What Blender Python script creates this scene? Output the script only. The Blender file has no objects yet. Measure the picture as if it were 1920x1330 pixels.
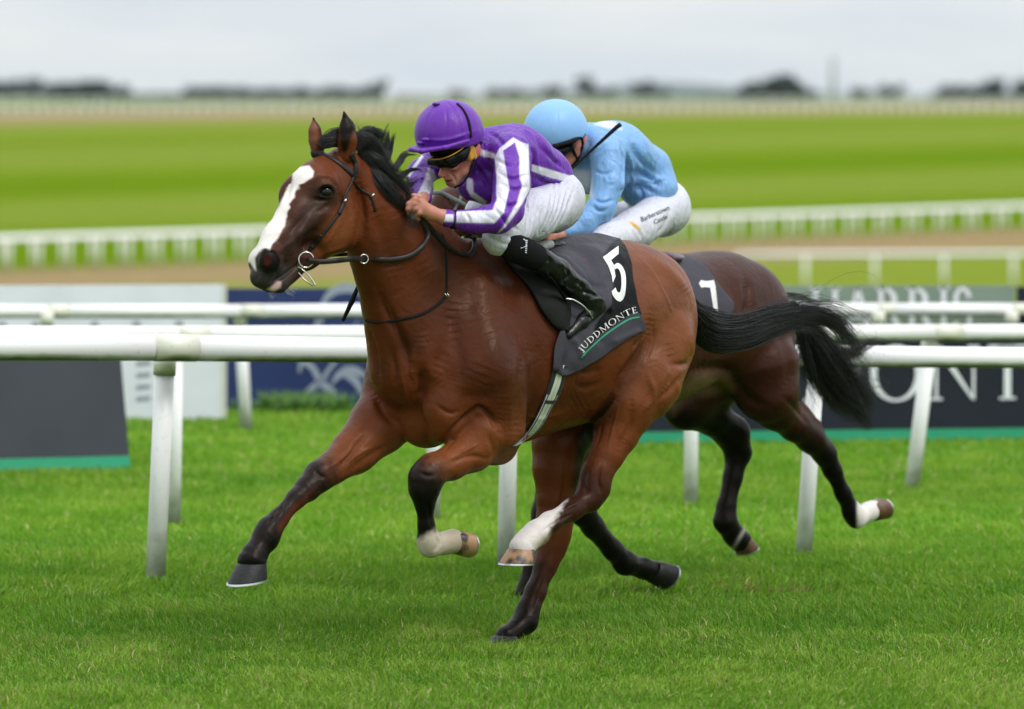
import bpy, bmesh, math, random
import numpy as np
from mathutils import Vector, Matrix, noise as mnoise
from mathutils.bvhtree import BVHTree

random.seed(7); np.random.seed(7)
RNG = np.random.default_rng(11)
# ------------------------------------------------------------------ camera
F = 9940.0           # focal length in photo pixels (1920 wide)
EYE = 2.076          # eye height above the near turf
HZ = 180.0           # horizon row
scene = bpy.context.scene
C = scene.collection
cam_d = bpy.data.cameras.new("camera"); cam = bpy.data.objects.new("camera", cam_d); C.objects.link(cam)
cam.location = (0, 0, EYE); cam.rotation_euler = (math.radians(90), 0, 0)
cam_d.sensor_width = 36.0; cam_d.lens = F / 1920 * 36.0
cam_d.shift_y = -(665.0 - HZ) / 1920.0
cam_d.clip_start = 1.0; cam_d.clip_end = 30000
cam_d.dof.use_dof = True; cam_d.dof.focus_distance = 19.9; cam_d.dof.aperture_fstop = 2.8
scene.camera = cam
# ------------------------------------------------------------------ world, sun
world = bpy.data.worlds.new("World"); scene.world = world; world.use_nodes = True
wn = world.node_tree.nodes; wl = world.node_tree.links; wn.clear()
SUN_EL, SUN_AZ = math.radians(50), math.radians(128)
w_out = wn.new('ShaderNodeOutputWorld')
bg = wn.new('ShaderNodeBackground'); bg.inputs['Strength'].default_value = 0.118
sky = wn.new('ShaderNodeTexSky'); sky.sky_type = 'NISHITA'; sky.sun_disc = False
sky.sun_elevation = SUN_EL; sky.sun_rotation = SUN_AZ; sky.dust_density = 3.0
# overcast: the clear sky is mostly covered by an even cloud layer
tc = wn.new('ShaderNodeTexCoord'); sep = wn.new('ShaderNodeSeparateXYZ')
wl.new(tc.outputs['Generated'], sep.inputs[0])
ramp = wn.new('ShaderNodeValToRGB'); wl.new(sep.outputs['Z'], ramp.inputs['Fac'])
cr = ramp.color_ramp
cr.elements[0].position = 0.0; cr.elements[0].color = (7.5, 7.75, 7.75, 1)
cr.elements[1].position = 1.0; cr.elements[1].color = (15.5, 16.0, 16.6, 1)      # an overcast sky is brightest overhead
e = cr.elements.new(0.06); e.color = (7.7, 8.0, 8.2, 1)
e = cr.elements.new(0.35); e.color = (10.0, 10.4, 10.8, 1)
nz = wn.new('ShaderNodeTexNoise'); nz.inputs['Scale'].default_value = 7; nz.inputs['Detail'].default_value = 4
mp = wn.new('ShaderNodeMapping'); mp.inputs['Scale'].default_value = (1.6, 1, 9)
wl.new(tc.outputs['Generated'], mp.inputs[0]); wl.new(mp.outputs[0], nz.inputs['Vector'])
cl = wn.new('ShaderNodeMix'); cl.data_type = 'RGBA'; cl.blend_type = 'MULTIPLY'; cl.inputs[0].default_value = 1.0
r2 = wn.new('ShaderNodeValToRGB'); wl.new(nz.outputs['Fac'], r2.inputs['Fac'])
r2.color_ramp.elements[0].position = 0.35; r2.color_ramp.elements[0].color = (0.86, 0.90, 0.96, 1)
r2.color_ramp.elements[1].position = 0.62; r2.color_ramp.elements[1].color = (1.04, 1.03, 1.01, 1)
wl.new(ramp.outputs['Color'], cl.inputs[6]); wl.new(r2.outputs['Color'], cl.inputs[7])
mx = wn.new('ShaderNodeMix'); mx.data_type = 'RGBA'; mx.inputs[0].default_value = 0.93
wl.new(sky.outputs[0], mx.inputs[6]); wl.new(cl.outputs[2], mx.inputs[7])
wl.new(mx.outputs[2], bg.inputs['Color']); wl.new(bg.outputs[0], w_out.inputs['Surface'])
sun_d = bpy.data.lights.new("sun", 'SUN'); sun_d.energy = 1.5; sun_d.angle = math.radians(14); sun_d.color = (1.0, 0.97, 0.92)
sun = bpy.data.objects.new("sun", sun_d); C.objects.link(sun); sun.location = (0, 0, 50)
# the light comes from the rear right of the camera
sdir = Vector((math.sin(SUN_AZ) * math.cos(SUN_EL), math.cos(SUN_AZ) * math.cos(SUN_EL), math.sin(SUN_EL)))
sun.rotation_euler = (-sdir).to_track_quat('-Z', 'Y').to_euler()
scene.view_settings.view_transform = 'Standard'; scene.view_settings.look = 'None'
scene.view_settings.exposure = 0.0; scene.view_settings.gamma = 1.0
scene.view_settings.use_curve_mapping = False
scene.render.engine = 'CYCLES'
scene.cycles.use_denoising = True
scene.cycles.max_bounces = 8; scene.cycles.transparent_max_bounces = 12
scene.cycles.volume_bounces = 0; scene.cycles.caustics_reflective = False; scene.cycles.caustics_refractive = False

# ------------------------------------------------------------------ layout helpers
def W(px, py, d):
    """point at distance d whose place in the picture is (px,py)"""
    return np.array([(px - 960.0) / F * d, d, EYE - (py - HZ) / F * d])
def G(px, py):
    """point of the flat near turf"""
    d = EYE * F / (py - HZ)
    return W(px, py, d)
def proj(v):
    v = np.atleast_2d(v)
    return np.stack([960 + v[:, 0] / v[:, 1] * F, HZ + (EYE - v[:, 2]) / v[:, 1] * F], 1)

def srgb(r, g, b):
    f = lambda c: (c / 255 / 12.92) if c / 255 <= 0.04045 else ((c / 255 + 0.055) / 1.055) ** 2.4
    return (f(r), f(g), f(b))

def tag(o, label=None, cat=None, group=None, kind=None):
    if label: o['label'] = label
    if cat: o['category'] = cat
    if group: o['group'] = group
    if kind: o['kind'] = kind
    return o
def empty(name, loc, label=None, cat=None, group=None):
    o = bpy.data.objects.new(name, None); C.objects.link(o); o.location = Vector([float(c) for c in loc]); o.empty_display_size = 0.2
    return tag(o, label, cat, group)
def adopt(o, parent):
    """parent without moving the child: vertices are in world space"""
    if parent is not None:
        o.parent = parent
        o.matrix_parent_inverse = parent_inv(parent)
    return o
def world_of(p):
    m = Matrix.LocRotScale(p.location, p.rotation_euler, p.scale)
    if p.parent: m = world_of(p.parent) @ p.matrix_parent_inverse @ m
    return m
def parent_inv(p): return world_of(p).inverted()

def mesh_obj(name, verts, faces, mat=None, parent=None, smooth=True, colors=None, extra=None):
    """verts Nx3 numpy, faces: list or numpy MxK (K=3/4)"""
    me = bpy.data.meshes.new(name)
    verts = np.asarray(verts, dtype=np.float32)
    if isinstance(faces, np.ndarray):
        k = faces.shape[1]; m = faces.shape[0]
        me.vertices.add(len(verts)); me.vertices.foreach_set('co', verts.ravel())
        me.loops.add(m * k); me.loops.foreach_set('vertex_index', faces.astype(np.int32).ravel())
        me.polygons.add(m); me.polygons.foreach_set('loop_start', np.arange(0, m * k, k, dtype=np.int32))
        me.update(calc_edges=True)
    else:
        me.from_pydata([tuple(map(float, v)) for v in verts], [], faces); me.update()
    if smooth: me.polygons.foreach_set('use_smooth', np.ones(len(me.polygons), dtype=bool))
    if colors is not None:
        a = me.color_attributes.new('Col', 'FLOAT_COLOR', 'POINT')
        c4 = np.ones((len(verts), 4), np.float32); c4[:, :3] = colors[:, :3]
        if colors.shape[1] == 4: c4[:, 3] = colors[:, 3]
        a.data.foreach_set('color', c4.ravel())
    if extra:
        for n, arr in extra.items():
            a = me.attributes.new(n, 'FLOAT', 'POINT'); a.data.foreach_set('value', np.asarray(arr, np.float32))
    if mat: me.materials.append(mat)
    o = bpy.data.objects.new(name, me); C.objects.link(o)
    adopt(o, parent)
    return o

# ------------------------------------------------------------------ materials
def new_mat(name):
    m = bpy.data.materials.new(name); m.use_nodes = True
    nt = m.node_tree; b = nt.nodes['Principled BSDF']
    return m, nt, b
def simple_mat(name, col, rough=0.6, metal=0.0, var=0.12, scale=30, bump=0.0, bscale=200, coat=0.0, sheen=0.0, spec=None):
    m, nt, b = new_mat(name)
    n = nt.nodes.new('ShaderNodeTexNoise'); n.inputs['Scale'].default_value = scale; n.inputs['Detail'].default_value = 5
    t = nt.nodes.new('ShaderNodeTexCoord'); nt.links.new(t.outputs['Object'], n.inputs['Vector'])
    r = nt.nodes.new('ShaderNodeValToRGB'); nt.links.new(n.outputs['Fac'], r.inputs['Fac'])
    r.color_ramp.elements[0].position = 0.3; r.color_ramp.elements[1].position = 0.7
    r.color_ramp.elements[0].color = tuple(c * (1 - var) for c in col) + (1,)
    r.color_ramp.elements[1].color = tuple(min(1, c * (1 + var)) for c in col) + (1,)
    nt.links.new(r.outputs['Color'], b.inputs['Base Color'])
    b.inputs['Roughness'].default_value = rough; b.inputs['Metallic'].default_value = metal
    if coat: b.inputs['Coat Weight'].default_value = coat; b.inputs['Coat Roughness'].default_value = 0.15
    if sheen: b.inputs['Sheen Weight'].default_value = sheen
    if spec is not None: b.inputs['Specular IOR Level'].default_value = spec
    if bump:
        n2 = nt.nodes.new('ShaderNodeTexNoise'); n2.inputs['Scale'].default_value = bscale; n2.inputs['Detail'].default_value = 4
        nt.links.new(t.outputs['Object'], n2.inputs['Vector'])
        bp = nt.nodes.new('ShaderNodeBump'); bp.inputs['Strength'].default_value = bump; bp.inputs['Distance'].default_value = 0.01
        nt.links.new(n2.outputs['Fac'], bp.inputs['Height']); nt.links.new(bp.outputs[0], b.inputs['Normal'])
    return m

# ------------------------------------------------------------------ implicit bodies
class Frame:
    """axes of a galloping body: forward, right, up"""
    def __init__(s, theta_deg, D0, x0=0.0):
        t = math.radians(theta_deg); s.c, s.s = math.cos(t), math.sin(t)
        s.fwd = np.array([-s.c, -s.s, 0.0]); s.rgt = np.array([-s.s, s.c, 0.0]); s.up = np.array([0, 0, 1.0])
        s.D0 = D0; s.K = s.s / s.c; s.M = s.s * s.s / s.c + s.c; s.x0 = x0
        s.R = np.stack([s.fwd, s.rgt, s.up])      # world -> local rows
        s.O = np.array([x0, D0, 0.0])
    def P(s, px, py, r=0.0):
        """point seen at (px,py) that lies r metres to the right of the body's mid plane"""
        # y - D0 = K*(x - x0) + M*r ;  x = (px-960)/F*y
        q = (px - 960.0) / F
        y = (s.D0 - s.K * s.x0 + s.M * r) / (1 - s.K * q)
        return W(px, py, y)
    def loc(s, p): return (np.asarray(p) - s.O) @ s.R.T
    def wor(s, p): return np.asarray(p) @ s.R + s.O

class Body:
    def __init__(s, fr, vox):
        s.fr = fr; s.vox = vox; s.pr = []; s.gk = {}      # gk: group -> px radius with which it joins the rest
    def scale(s, p): return p[1] / F
    def cone(s, a, b, ra, rb, k=18, grp='b', sq=1.0, op=1, col=None, axis=None):
        """a,b=(px,py,r[,..]); radii in photo px; sq squashes sideways"""
        A = s.fr.P(*a[:3]); B = s.fr.P(*b[:3])
        s.pr.append(dict(t='c', a=s.fr.loc(A), b=s.fr.loc(B), ra=ra * A[1] / F, rb=rb * B[1] / F, k=k * A[1] / F, g=grp, sq=sq, op=op, col=col, ax=axis))
    def chain(s, pts, k=18, grp='b', sq=1.0, col=None, op=1):
        for p, q in zip(pts[:-1], pts[1:]):
            s.cone(p, q, p[3], q[3], k, grp, (p[4] if len(p) > 4 else sq), op, col)
    def ell(s, c, rad, k=25, grp='b', rot=None, op=1, col=None):
        """ellipsoid: centre (px,py,r); radii in metres along forward,right,up; rot = pitch in degrees or 3x3"""
        Cn = s.fr.P(*c[:3])
        if rot is None: R = np.eye(3)
        elif isinstance(rot, (int, float)):
            t = math.radians(rot); R = np.array([[math.cos(t), 0, math.sin(t)], [0, 1, 0], [-math.sin(t), 0, math.cos(t)]])
        else: R = rot
        s.pr.append(dict(t='e', c=s.fr.loc(Cn), rad=np.array(rad, float), k=k * Cn[1] / F, g=grp, R=R, op=op, col=col))
    def cull(s, q, extra):
        if q['t'] == 'c':
            m = max(q['ra'], q['rb']) + extra
            lo = np.minimum(q['a'] , q['b']) - m; hi = np.maximum(q['a'], q['b']) + m
        else:
            m = q['rad'].max() + extra; lo = q['c'] - m; hi = q['c'] + m
            h = np.abs(q['R'].T) @ q['rad'] + extra; lo = q['c'] - h; hi = q['c'] + h
        return lo, hi
    def dist(s, q, p):
        if q['t'] == 'c':
            sc = np.array([1, 1 / q['sq'], 1], np.float32)
            a = q['a'] * sc; b = q['b'] * sc; P = p * sc
            ab = b - a; L = float(ab @ ab) + 1e-12
            t = np.clip(((P - a) @ ab) / L, 0, 1)
            v = P - a - t[..., None] * ab
            ln = np.sqrt((v * v).sum(-1)) + 1e-9
            d = ln - (q['ra'] + t * (q['rb'] - q['ra']))
            if q['sq'] != 1.0:
                g = np.sqrt(((v * sc) ** 2).sum(-1)) / ln
                d = d / g
            return d
        u = (p - q['c']) @ q['R'].T
        k0 = np.sqrt(((u / q['rad']) ** 2).sum(-1)); k1 = np.sqrt(((u / q['rad'] ** 2) ** 2).sum(-1)) + 1e-9
        return k0 * (k0 - 1.0) / k1
    def field(s, shrink=0.0, only=None):
        prs = [q for q in s.pr if only is None or q['g'] in only]
        lo = np.min([s.cull(q, 0.03)[0] for q in prs if q['op'] > 0], 0); hi = np.max([s.cull(q, 0.03)[1] for q in prs if q['op'] > 0], 0)
        v = s.vox; n = np.ceil((hi - lo) / v).astype(int) + 2
        main = np.full(n, 0.3, np.float32)
        order = [g for g in dict.fromkeys(q['g'] for q in prs)]
        seq = [q for q in prs if q['g'] not in s.gk]
        runs = [(None, seq)] + [(g, [q for q in prs if q['g'] == g]) for g in order if g in s.gk]
        for gname, run in runs:
          f = main if gname is None else np.full(n, 0.3, np.float32)
          for q in run:
            mg = 0.035 + q['k']
            a, b = s.cull(q, mg)
            i0 = np.maximum(((a - lo) / v).astype(int), 0); i1 = np.minimum(np.ceil((b - lo) / v).astype(int) + 1, n)
            if (i1 <= i0).any(): continue
            ax = [((np.arange(i0[j], i1[j]) * v) + lo[j]).astype(np.float32) for j in range(3)]
            p = np.stack(np.meshgrid(*ax, indexing='ij'), -1)
            d = s.dist(q, p).astype(np.float32) + (shrink if q['op'] > 0 else 0)
            sl = tuple(slice(i0[j], i1[j]) for j in range(3))
            cur = f[sl]; k = max(q['k'], 1e-4)
            if q['op'] > 0:
                h = np.clip(0.5 + 0.5 * (cur - d) / k, 0, 1)
                f[sl] = cur * (1 - h) + d * h - k * h * (1 - h)
            else:                                   # smooth carve
                h = np.clip(0.5 - 0.5 * (cur + d) / k, 0, 1)
                f[sl] = cur * (1 - h) - d * h + k * h * (1 - h)
          if gname is not None:
            k = s.gk[gname] * 0.002
            m = f < 0.06 + k
            c_, d = main[m], f[m]
            hh = np.clip(0.5 + 0.5 * (c_ - d) / k, 0, 1)
            main[m] = c_ * (1 - hh) + d * hh - k * hh * (1 - hh)
        return main, lo
    def mesh(s, shrink=0.0, only=None, fn=None):
        f, lo = s.field(shrink, only)
        if fn is not None: f = fn(f, lo, s.vox)
        V, Q = surface_nets(f)
        return (V * s.vox + lo), Q[:, ::-1]      # the local frame is left handed
    def groups(s, V, names=None):
        """nearest primitive group and blended colours for local-space vertices"""
        names = names or sorted({q['g'] for q in s.pr if q['op'] > 0})
        D = np.full((len(names), len(V)), 9.0)
        for q in s.pr:
            if q['op'] > 0 and q['g'] in names:
                i = names.index(q['g']); D[i] = np.minimum(D[i], s.dist(q, V))
        return names, D

def surface_nets(f):
    ins = f < 0
    n = np.array(f.shape)
    c = [ins[i:n[0] - 1 + i, j:n[1] - 1 + j, k:n[2] - 1 + k] for i in (0, 1) for j in (0, 1) for k in (0, 1)]
    anyi = c[0].copy(); alli = c[0].copy()
    for x in c[1:]: anyi |= x; alli &= x
    act = np.argwhere(anyi & ~alli)
    idx = np.full(n - 1, -1, np.int32); idx[act[:, 0], act[:, 1], act[:, 2]] = np.arange(len(act))
    corner = np.array([(i, j, k) for i in (0, 1) for j in (0, 1) for k in (0, 1)])
    vals = np.stack([f[act[:, 0] + o[0], act[:, 1] + o[1], act[:, 2] + o[2]] for o in corner], 1)
    S = np.zeros((len(act), 3)); N = np.zeros(len(act))
    for a in range(8):
        for b in range(a + 1, 8):
            if np.abs(corner[a] - corner[b]).sum() != 1: continue
            va, vb = vals[:, a], vals[:, b]; m = (va < 0) != (vb < 0)
            t = np.where(m, va / np.where(m, va - vb, 1), 0)
            pt = corner[a] + t[:, None] * (corner[b] - corner[a])
            S += pt * m[:, None]; N += m
    V = act + S / N[:, None]
    quads = []
    for ax in range(3):
        u, w = [(1, 2), (2, 0), (0, 1)][ax]
        sl0 = [slice(None)] * 3; sl1 = [slice(None)] * 3
        sl0[ax] = slice(0, n[ax] - 1); sl1[ax] = slice(1, n[ax])
        A = ins[tuple(sl0)]; B = ins[tuple(sl1)]
        e = np.argwhere(A != B); 
        e = e[(e[:, u] > 0) & (e[:, w] > 0) & (e[:, u] < n[u] - 1) & (e[:, w] < n[w] - 1)]
        fl = A[e[:, 0], e[:, 1], e[:, 2]]
        def cell(du, dw):
            q = e.copy(); q[:, u] -= du; q[:, w] -= dw; return idx[q[:, 0], q[:, 1], q[:, 2]]
        q = np.stack([cell(1, 1), cell(0, 1), cell(0, 0), cell(1, 0)], 1)
        q[~fl] = q[~fl][:, ::-1]
        quads.append(q)
    Q = np.concatenate(quads); Q = Q[(Q >= 0).all(1)]
    return V, Q

def relax(V, Q, it=2, lam=0.5):
    """Laplacian smoothing of a quad mesh"""
    for _ in range(it):
        acc = np.zeros_like(V); cnt = np.zeros(len(V))
        for a in range(4):
            b = (a + 1) % 4
            for i, j in ((a, b), (b, a)):
                for d in range(3): acc[:, d] += np.bincount(Q[:, i], V[Q[:, j], d], len(V))
                cnt += np.bincount(Q[:, i], minlength=len(V))
        V = V + lam * (acc / np.maximum(cnt, 1)[:, None] - V)
    return V
SK = 1.6
def sculpt(V, N, view, PX, strokes, grp=None, names=None):
    """push the surface in (+depth) or out (-depth) along strokes: (points, width px, depth m[, groups])"""
    face = np.clip(-(N * view).sum(1) * 3, 0, 1)
    V = V.copy()
    for st in strokes:
        pts, w, dep = st[:3]
        pts = catmull(pts, 6)[:, :2] if len(pts) > 2 else np.array(pts, float)
        bb = (PX[:, 0] > pts[:, 0].min() - 3 * w) & (PX[:, 0] < pts[:, 0].max() + 3 * w) & (PX[:, 1] > pts[:, 1].min() - 3 * w) & (PX[:, 1] < pts[:, 1].max() + 3 * w)
        if len(st) > 3: bb &= np.isin(grp, [names.index(g) for g in st[3]])
        i = np.where(bb)[0]
        if not len(i): continue
        d = polydist(PX[i], pts, closed=False) if len(pts) > 1 else np.linalg.norm(PX[i] - pts[0], axis=1)
        tap = 1.0
        if len(pts) > 1:                                    # the groove fades out towards both ends
            seg = np.r_[0, np.cumsum(np.linalg.norm(np.diff(pts, axis=0), axis=1))]
            k = np.argmin(np.linalg.norm(PX[i][:, None] - pts[None], axis=2), axis=1); t = seg[k] / seg[-1]
            tap = np.clip(np.minimum(t, 1 - t) / .28, .12, 1) ** .8
        V[i] -= N[i] * (dep * SK * np.exp(-(d / w) ** 2) * face[i] * tap)[:, None]
    return V
def vnormals(V, Q):
    n = np.cross(V[Q[:, 2]] - V[Q[:, 0]], V[Q[:, 3]] - V[Q[:, 1]])
    N = np.zeros_like(V)
    for i in range(4):
        for d in range(3): N[:, d] += np.bincount(Q[:, i], n[:, d], len(V))
    return N / (np.linalg.norm(N, axis=1)[:, None] + 1e-12)
def inpoly(P, poly):
    x, y = P[:, 0], P[:, 1]; r = np.zeros(len(P), bool); n = len(poly)
    for i in range(n):
        x1, y1 = poly[i]; x2, y2 = poly[(i + 1) % n]
        if y1 == y2: continue
        c = ((y1 > y) != (y2 > y)) & (x < (x2 - x1) * (y - y1) / (y2 - y1) + x1); r ^= c
    return r
def polydist(P, poly, closed=True):
    """distance in photo px to the outline"""
    D = np.full(len(P), 1e9); n = len(poly)
    for i in range(n if closed else n - 1):
        a = np.array(poly[i], float); b = np.array(poly[(i + 1) % n], float); ab = b - a
        t = np.clip(((P - a) @ ab) / (ab @ ab + 1e-9), 0, 1)
        D = np.minimum(D, np.linalg.norm(P - a - t[:, None] * ab, axis=1))
    return D
def polymask(P, poly, feather=3.0):
    """1 inside, 0 outside, soft over feather px"""
    s = np.where(inpoly(P, poly), 1, -1) * polydist(P, poly)
    return np.clip(0.5 + s / (2 * feather), 0, 1)
def catmull(pts, n=8):
    pts = np.array(pts, float); out = []
    P = np.vstack([2 * pts[0] - pts[1], pts, 2 * pts[-1] - pts[-2]])
    for i in range(1, len(P) - 2):
        for t in np.linspace(0, 1, n, endpoint=False):
            p0, p1, p2, p3 = P[i - 1:i + 3]
            out.append(0.5 * ((2 * p1) + (-p0 + p2) * t + (2 * p0 - 5 * p1 + 4 * p2 - p3) * t * t + (-p0 + 3 * p1 - 3 * p2 + p3) * t ** 3))
    out.append(P[-2]); return np.array(out)
def noise3(V, scale, seed=0.0):
    """cheap smooth value noise on numpy points, -1..1"""
    p = V * scale + seed * 17.13
    i = np.floor(p).astype(np.int64); f = p - i; f = f * f * (3 - 2 * f)
    def h(a): 
        x = (a[:, 0] * 374761393 + a[:, 1] * 668265263 + a[:, 2] * 2147483647) & 0xffffffff
        x = ((x ^ (x >> 13)) * 1274126177) & 0xffffffff
        return ((x ^ (x >> 16)) & 0xffff) / 32767.5 - 1
    r = 0
    for a in (0, 1):
        for b in (0, 1):
            for c in (0, 1):
                w = (f[:, 0] if a else 1 - f[:, 0]) * (f[:, 1] if b else 1 - f[:, 1]) * (f[:, 2] if c else 1 - f[:, 2])
                r = r + w * h(i + np.array([a, b, c]))
    return r

# ------------------------------------------------------------------ tubes, straps, hair
def tube_geo(pts, rad, n=8, flat=1.0, upv=None, cap=True):
    """pts Mx3 world, rad scalar or M; elliptical if flat != 1 (thickness along upv)"""
    pts = np.array(pts, float); m = len(pts); rad = np.ones(m) * rad
    T = np.gradient(pts, axis=0); T /= np.linalg.norm(T, axis=1)[:, None] + 1e-12
    if upv is None: upv = np.tile(np.array([0.13, -0.2, 0.97]), (m, 1))
    else: upv = np.array(upv, float) * np.ones((m, 1))
    S = np.cross(T, upv); S /= np.linalg.norm(S, axis=1)[:, None] + 1e-9
    U = np.cross(S, T)
    ang = np.linspace(0, 2 * math.pi, n, endpoint=False)
    V = pts[:, None] + rad[:, None, None] * (np.cos(ang)[None, :, None] * S[:, None] + flat * np.sin(ang)[None, :, None] * U[:, None])
    V = V.reshape(-1, 3)
    fa = []
    for i in range(m - 1):
        for j in range(n):
            a = i * n + j; b = i * n + (j + 1) % n; fa.append((a, a + n, b + n, b))
    if cap: fa.append(tuple(range(n))); fa.append(tuple(range((m - 1) * n + n - 1, (m - 1) * n - 1, -1)))
    return V, fa
def tube(name, pts, rad, mat, parent=None, n=8, flat=1.0, upv=None, smooth=True):
    V, fa = tube_geo(pts, rad, n, flat, upv)
    return mesh_obj(name, V, fa, mat, parent, smooth)
class MB:
    """collects pieces into one mesh"""
    def __init__(s): s.V = []; s.Fc = []; s.n = 0
    def add(s, V, fa):
        s.V.append(np.asarray(V, float)); s.Fc += [tuple(i + s.n for i in f) for f in fa]; s.n += len(V); return s
    def tube(s, *a, **k): return s.add(*tube_geo(*a, **k))
    def box(s, c, size, rz=0.0):
        x, y, z = [d / 2 for d in size]
        V = np.array([(i * x, j * y, k * z) for i in (-1, 1) for j in (-1, 1) for k in (-1, 1)])
        R = np.array([[math.cos(rz), -math.sin(rz), 0], [math.sin(rz), math.cos(rz), 0], [0, 0, 1]])
        return s.add(V @ R.T + np.array(c), [(0, 1, 3, 2), (4, 6, 7, 5), (0, 4, 5, 1), (2, 3, 7, 6), (0, 2, 6, 4), (1, 5, 7, 3)])
    def build(s, name, mat, parent=None, smooth=False):
        return mesh_obj(name, np.concatenate(s.V), s.Fc, mat, parent, smooth)
def hair_geo(strands, widths):
    """strands: S x M x 3, widths: S x M half widths -> three sided tubes"""
    S, M, _ = strands.shape
    T = np.gradient(strands, axis=1); T /= np.linalg.norm(T, axis=2)[..., None] + 1e-9
    rnd = RNG.normal(size=(S, 1, 3)); A = np.cross(T, rnd); A /= np.linalg.norm(A, axis=2)[..., None] + 1e-9
    B = np.cross(T, A)
    V = np.stack([strands + widths[..., None] * (math.cos(a) * A + math.sin(a) * B) for a in (0, 2.094, 4.189)], 2)
    V = V.reshape(-1, 3)
    s = np.arange(S)[:, None, None] * M * 3; i = np.arange(M - 1)[None, :, None] * 3; j = np.arange(3)[None, None, :]
    a = s + i + j; b = s + i + (j + 1) % 3
    Q = np.stack([a, a + 3, b + 3, b], -1).reshape(-1, 4)
    return V, Q

def bundle(fr, guide, n, spread_noise=0.25, M=18, wid=0.0009, curl=6.0, lmin=0.6, flat=0.6, seed=0, clump=10):
    """strands flowing along a guide of (px,py,r,spread px)"""
    rng = np.random.default_rng(seed)
    g = np.array([list(fr.P(a[0], a[1], a[2])) + [a[3] * fr.P(*a[:3])[1] / F] for a in guide])
    g = catmull(g, 10); t0 = np.linspace(0, 1, len(g))
    c = g[:, :3]; T = np.gradient(c, axis=0); T /= np.linalg.norm(T, axis=1)[:, None] + 1e-9
    S = np.cross(T, np.array([0.1, 1.0, 0.05])); S /= np.linalg.norm(S, axis=1)[:, None] + 1e-9; U = np.cross(S, T)
    # strands share a few clump centres so the tips split into locks
    cc = rng.normal(size=(clump, 2)) * .72; own = rng.integers(0, clump, n)
    ang = rng.uniform(0, 2 * np.pi, n); rad = np.sqrt(rng.uniform(0, 1, n)); uv = np.stack([rad * np.cos(ang), rad * np.sin(ang)], 1)
    out = np.zeros((n, M, 3)); L = rng.uniform(lmin, 1, n)
    L = np.clip(L * (0.85 + 0.25 * rng.random(clump)[own]), .2, 1)
    tt = np.linspace(0, 1, M)[None] * L[:, None]
    k = np.clip(tt * 1.3, 0, 1) ** 1.2 * .75
    ou = uv[:, :1] * (1 - k) + (cc[own, :1] + uv[:, :1] * .28) * k; ov = uv[:, 1:] * (1 - k) + (cc[own, 1:] + uv[:, 1:] * .28) * k
    ph = rng.uniform(0, 6.28, (n, 1)); ph2 = rng.uniform(0, 6.28, (n, 1)); cph = rng.uniform(0, 6.28, clump)[own][:, None]
    ou = ou + spread_noise * tt * (np.sin(tt * curl + cph) + .5 * np.sin(tt * curl * 2.1 + ph))
    ov = ov + spread_noise * tt * (np.cos(tt * curl * .9 + cph) + .5 * np.sin(tt * curl * 1.7 + ph2))
    sp = np.interp(tt, t0, g[:, 3])
    for d in range(3):
        out[..., d] = np.interp(tt, t0, c[:, d]) + sp * (ou * np.interp(tt, t0, S[:, d]) + flat * ov * np.interp(tt, t0, U[:, d]))
    w = wid * (1 - np.linspace(0, 1, M)[None] ** 3 * .8) * rng.uniform(.6, 1.3, (n, 1))
    return out, w
def hair(name, fr, specs, mat, parent):
    O, Wd = [], []
    for i, (g, n, kw) in enumerate(specs):
        a, b = bundle(fr, g, n, seed=i * 31 + 5, **kw); O.append(a); Wd.append(b)
    V, Q = hair_geo(np.concatenate(O), np.concatenate(Wd))
    return mesh_obj(name, V, Q, mat, parent)

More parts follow.
